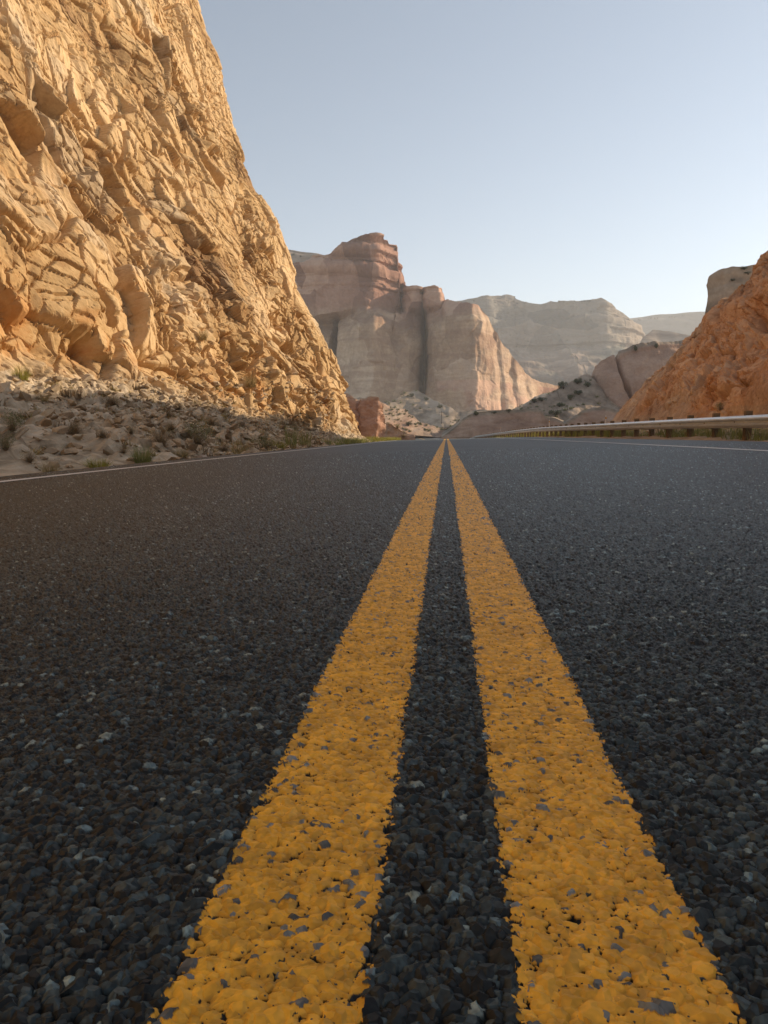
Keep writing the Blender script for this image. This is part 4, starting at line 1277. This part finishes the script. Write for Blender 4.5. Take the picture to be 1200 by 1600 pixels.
scrub('low_brush', 'mesa', lambda P, x, y: (x > 740) & (x < 960) & (y < 545) & (y > 466) & clumpy(P, 40, 10, .05), 260, 4.5, M_JUN, 16, 'dark brush speckling the upper slopes of the far mesa', 14)

# ------------------------------------------------------------------ boulders and loose stones
def rock_bm(seed, n=16, flat=.6):
    rg = random.Random(seed)
    bm = bmesh.new()
    for i in range(n):
        v = Vector((rg.gauss(0, 1), rg.gauss(0, 1), rg.gauss(0, 1))).normalized() * rg.uniform(.8, 1.05)
        v.x = max(-.8, min(.8, v.x)); v.z = max(-.7, min(.7, v.z))
        bm.verts.new((v.x * .55, v.y * .45, v.z * .5 * flat + .12))
    r = bmesh.ops.convex_hull(bm, input=bm.verts)
    bmesh.ops.delete(bm, geom=[v for v in bm.verts if not v.link_faces], context='VERTS')
    bmesh.ops.bevel(bm, geom=list(bm.edges), offset=.02, segments=1, affect='EDGES')
    return bm
GB = 'boulders on the left rubble slope'
for i, (px, py, wpx, fl, m, lb) in enumerate([
    (104, 650, 34, .55, M_STONE, 'large pale grey slab boulder with a dark hollow below it on the shaded slope'),
    (118, 655, 17, .9, M_STONE, 'blocky brown boulder leaning on the right end of the slab boulder'),
    (76, 638, 16, .7, M_STONE, 'brown boulder left of the slab boulder'),
    (133, 644, 14, 1.3, M_STONE, 'upright boulder a little right of the slab boulder'),
    (146, 636, 13, 1.5, M_STONE, 'tall narrow boulder close to the shadow line'),
    (183, 664, 20, 1.0, M_STONE, 'grey boulder in the middle of the shaded slope'),
    (201, 668, 13, 1.3, M_STONE, 'narrow boulder right of the grey middle boulder'),
    (318, 713, 24, .6, M_PSTONE, 'pale rounded boulder lying at the left asphalt edge'),
    (46, 585, 18, .8, M_STONE, 'sunlit tan boulder at the top of the rubble far left'),
    (94, 597, 24, .7, M_STONE, 'reddish sunlit boulder resting above the shadow line'),
    (160, 612, 15, .8, M_STONE, 'tan boulder half way into the shadow under the cliff'),
    (228, 646, 18, .6, M_STONE, 'flat grey boulder up the slope from the widest brown bush'),
    (30, 650, 20, .7, M_STONE, 'broad pale boulder near the left picture edge in the shade'),
    (66, 716, 14, .6, M_PSTONE, 'small white boulder low on the sandy part of the slope'),
    (175, 694, 12, .7, M_PSTONE, 'small pale boulder left of the bright green grass clump'),
    (360, 672, 16, .6, M_STONE, 'grey boulder near the end of the shaded slope'),
    (398, 684, 12, .7, M_STONE, 'small grey boulder above the low olive bush'),
    (500, 688, 12, .7, M_PSTONE, 'small sunlit boulder at the cliff foot beside the grass'),
]):
    p = spot('left', px, py)
    o = bm_obj('boulder', rock_bm(40 + i), m)
    s = wpx * p[1] / FPX
    o.scale = (s, s, s); o.location = (p[0], p[1], p[2] - .08 * s); o.rotation_euler = (random.uniform(-.2, .2), random.uniform(-.2, .2), random.uniform(0, 6))
    tag(o, lb, 'boulder', GB)

def stones():
    protos = []
    for s in range(8):
        bm = bmesh.new(); rg = random.Random(900 + s)
        for i in range(11):
            v = Vector((rg.gauss(0, 1), rg.gauss(0, 1), rg.gauss(0, 1))).normalized()
            bm.verts.new((v.x * .55, v.y * .42, v.z * .26 + .06))
        bmesh.ops.convex_hull(bm, input=bm.verts)
        bmesh.ops.triangulate(bm, faces=bm.faces)
        bm.verts.index_update()
        protos.append((np.array([v.co[:] for v in bm.verts]), np.array([[v.index for v in f.verts] for f in bm.faces])))
        bm.free()
    rg = np.random.default_rng(5)
    for key, sel, n, lab in (('left', lambda P, x, y: (P[:, 2] < 2.6) & (x > -40) & (x < 520) & (y > 590) & (P[:, 1] < 46), 9000, 'scattered grey and tan stones covering the left rubble slope'),
                        ('verge_right', lambda P, x, y: (P[:, 0] > 6.3) & (P[:, 0] < 10) & (P[:, 1] < 50) & (x < 1260), 1800, 'loose stones on the ground behind the guardrail')):
        P, x, y, d = SURF[key]
        idx = np.where(sel(P, x, y))[0]
        wgt = np.ones(len(idx))
        pick = rg.choice(idx, n)
        V = []; F = []; o = 0; T = []
        for i in pick:
            a, b = protos[rg.integers(8)]
            s = 0.045 + 0.30 * rg.random() ** 4.5
            ang = rg.random() * 6.28; ca, sa = math.cos(ang), math.sin(ang)
            tl = rg.normal(0, .35)
            q = a * s
            q = np.stack([q[:, 0] * ca - q[:, 1] * sa, q[:, 0] * sa + q[:, 1] * ca, q[:, 2] + q[:, 0] * tl], 1)
            V.append(q + P[i]); F.append(b + o); o += len(a)
            T.append(np.repeat(np.array([[rg.random(), rg.random(), 0.0]]), len(a), 0))
        ob = mesh_arrays('stones', np.concatenate(V), np.concatenate(F), M_STONE, cols=np.concatenate(T))
        tag(ob, lab, 'stones', kind='stuff')
stones()

# ------------------------------------------------------------------ utility pole in front of the butte
p = spot('mound1', 690, 658)
h = 19 * p[1] / FPX
r = empty('utility_pole', tuple(p))
tag(r, 'thin dark utility pole with a crossarm standing on the pale mound below the butte', 'utility pole')
bm = bmesh.new(); bmesh.ops.create_cone(bm, segments=10, radius1=.15, radius2=.10, depth=h, cap_ends=True)
bmesh.ops.translate(bm, verts=bm.verts, vec=(0, 0, h / 2)); bm_obj('pole', bm, M_POLE, r)
bm = bmesh.new(); add_box(bm, (0, -.14, h - .35), (2.2, .1, .12), bevel=.01); bm_obj('crossarm', bm, M_POLE, r)
for xx in (-1.0, -.4, .4, 1.0):
    bm = bmesh.new(); bmesh.ops.create_cone(bm, segments=8, radius1=.06, radius2=.04, depth=.18, cap_ends=True)
    bmesh.ops.translate(bm, verts=bm.verts, vec=(xx, -.14, h - .2)); bm_obj('insulator', bm, M_INS, r)

# ------------------------------------------------------------------ haze
bm = bmesh.new(); add_box(bm, (0, 1350, 190), (5800, 3500, 404))
m, nt, b = mat('air'); nt.nodes.remove(b)
pv = nt.nodes.new('ShaderNodeVolumePrincipled')
pv.inputs['Density'].default_value = HAZE
pv.inputs['Color'].default_value = (0.92, 0.95, 1.0, 1)
pv.inputs['Anisotropy'].default_value = 0.2
nt.links.new(pv.outputs[0], nt.nodes['Material Output'].inputs['Volume'])
tag(bm_obj('haze', bm, m), kind='stuff')
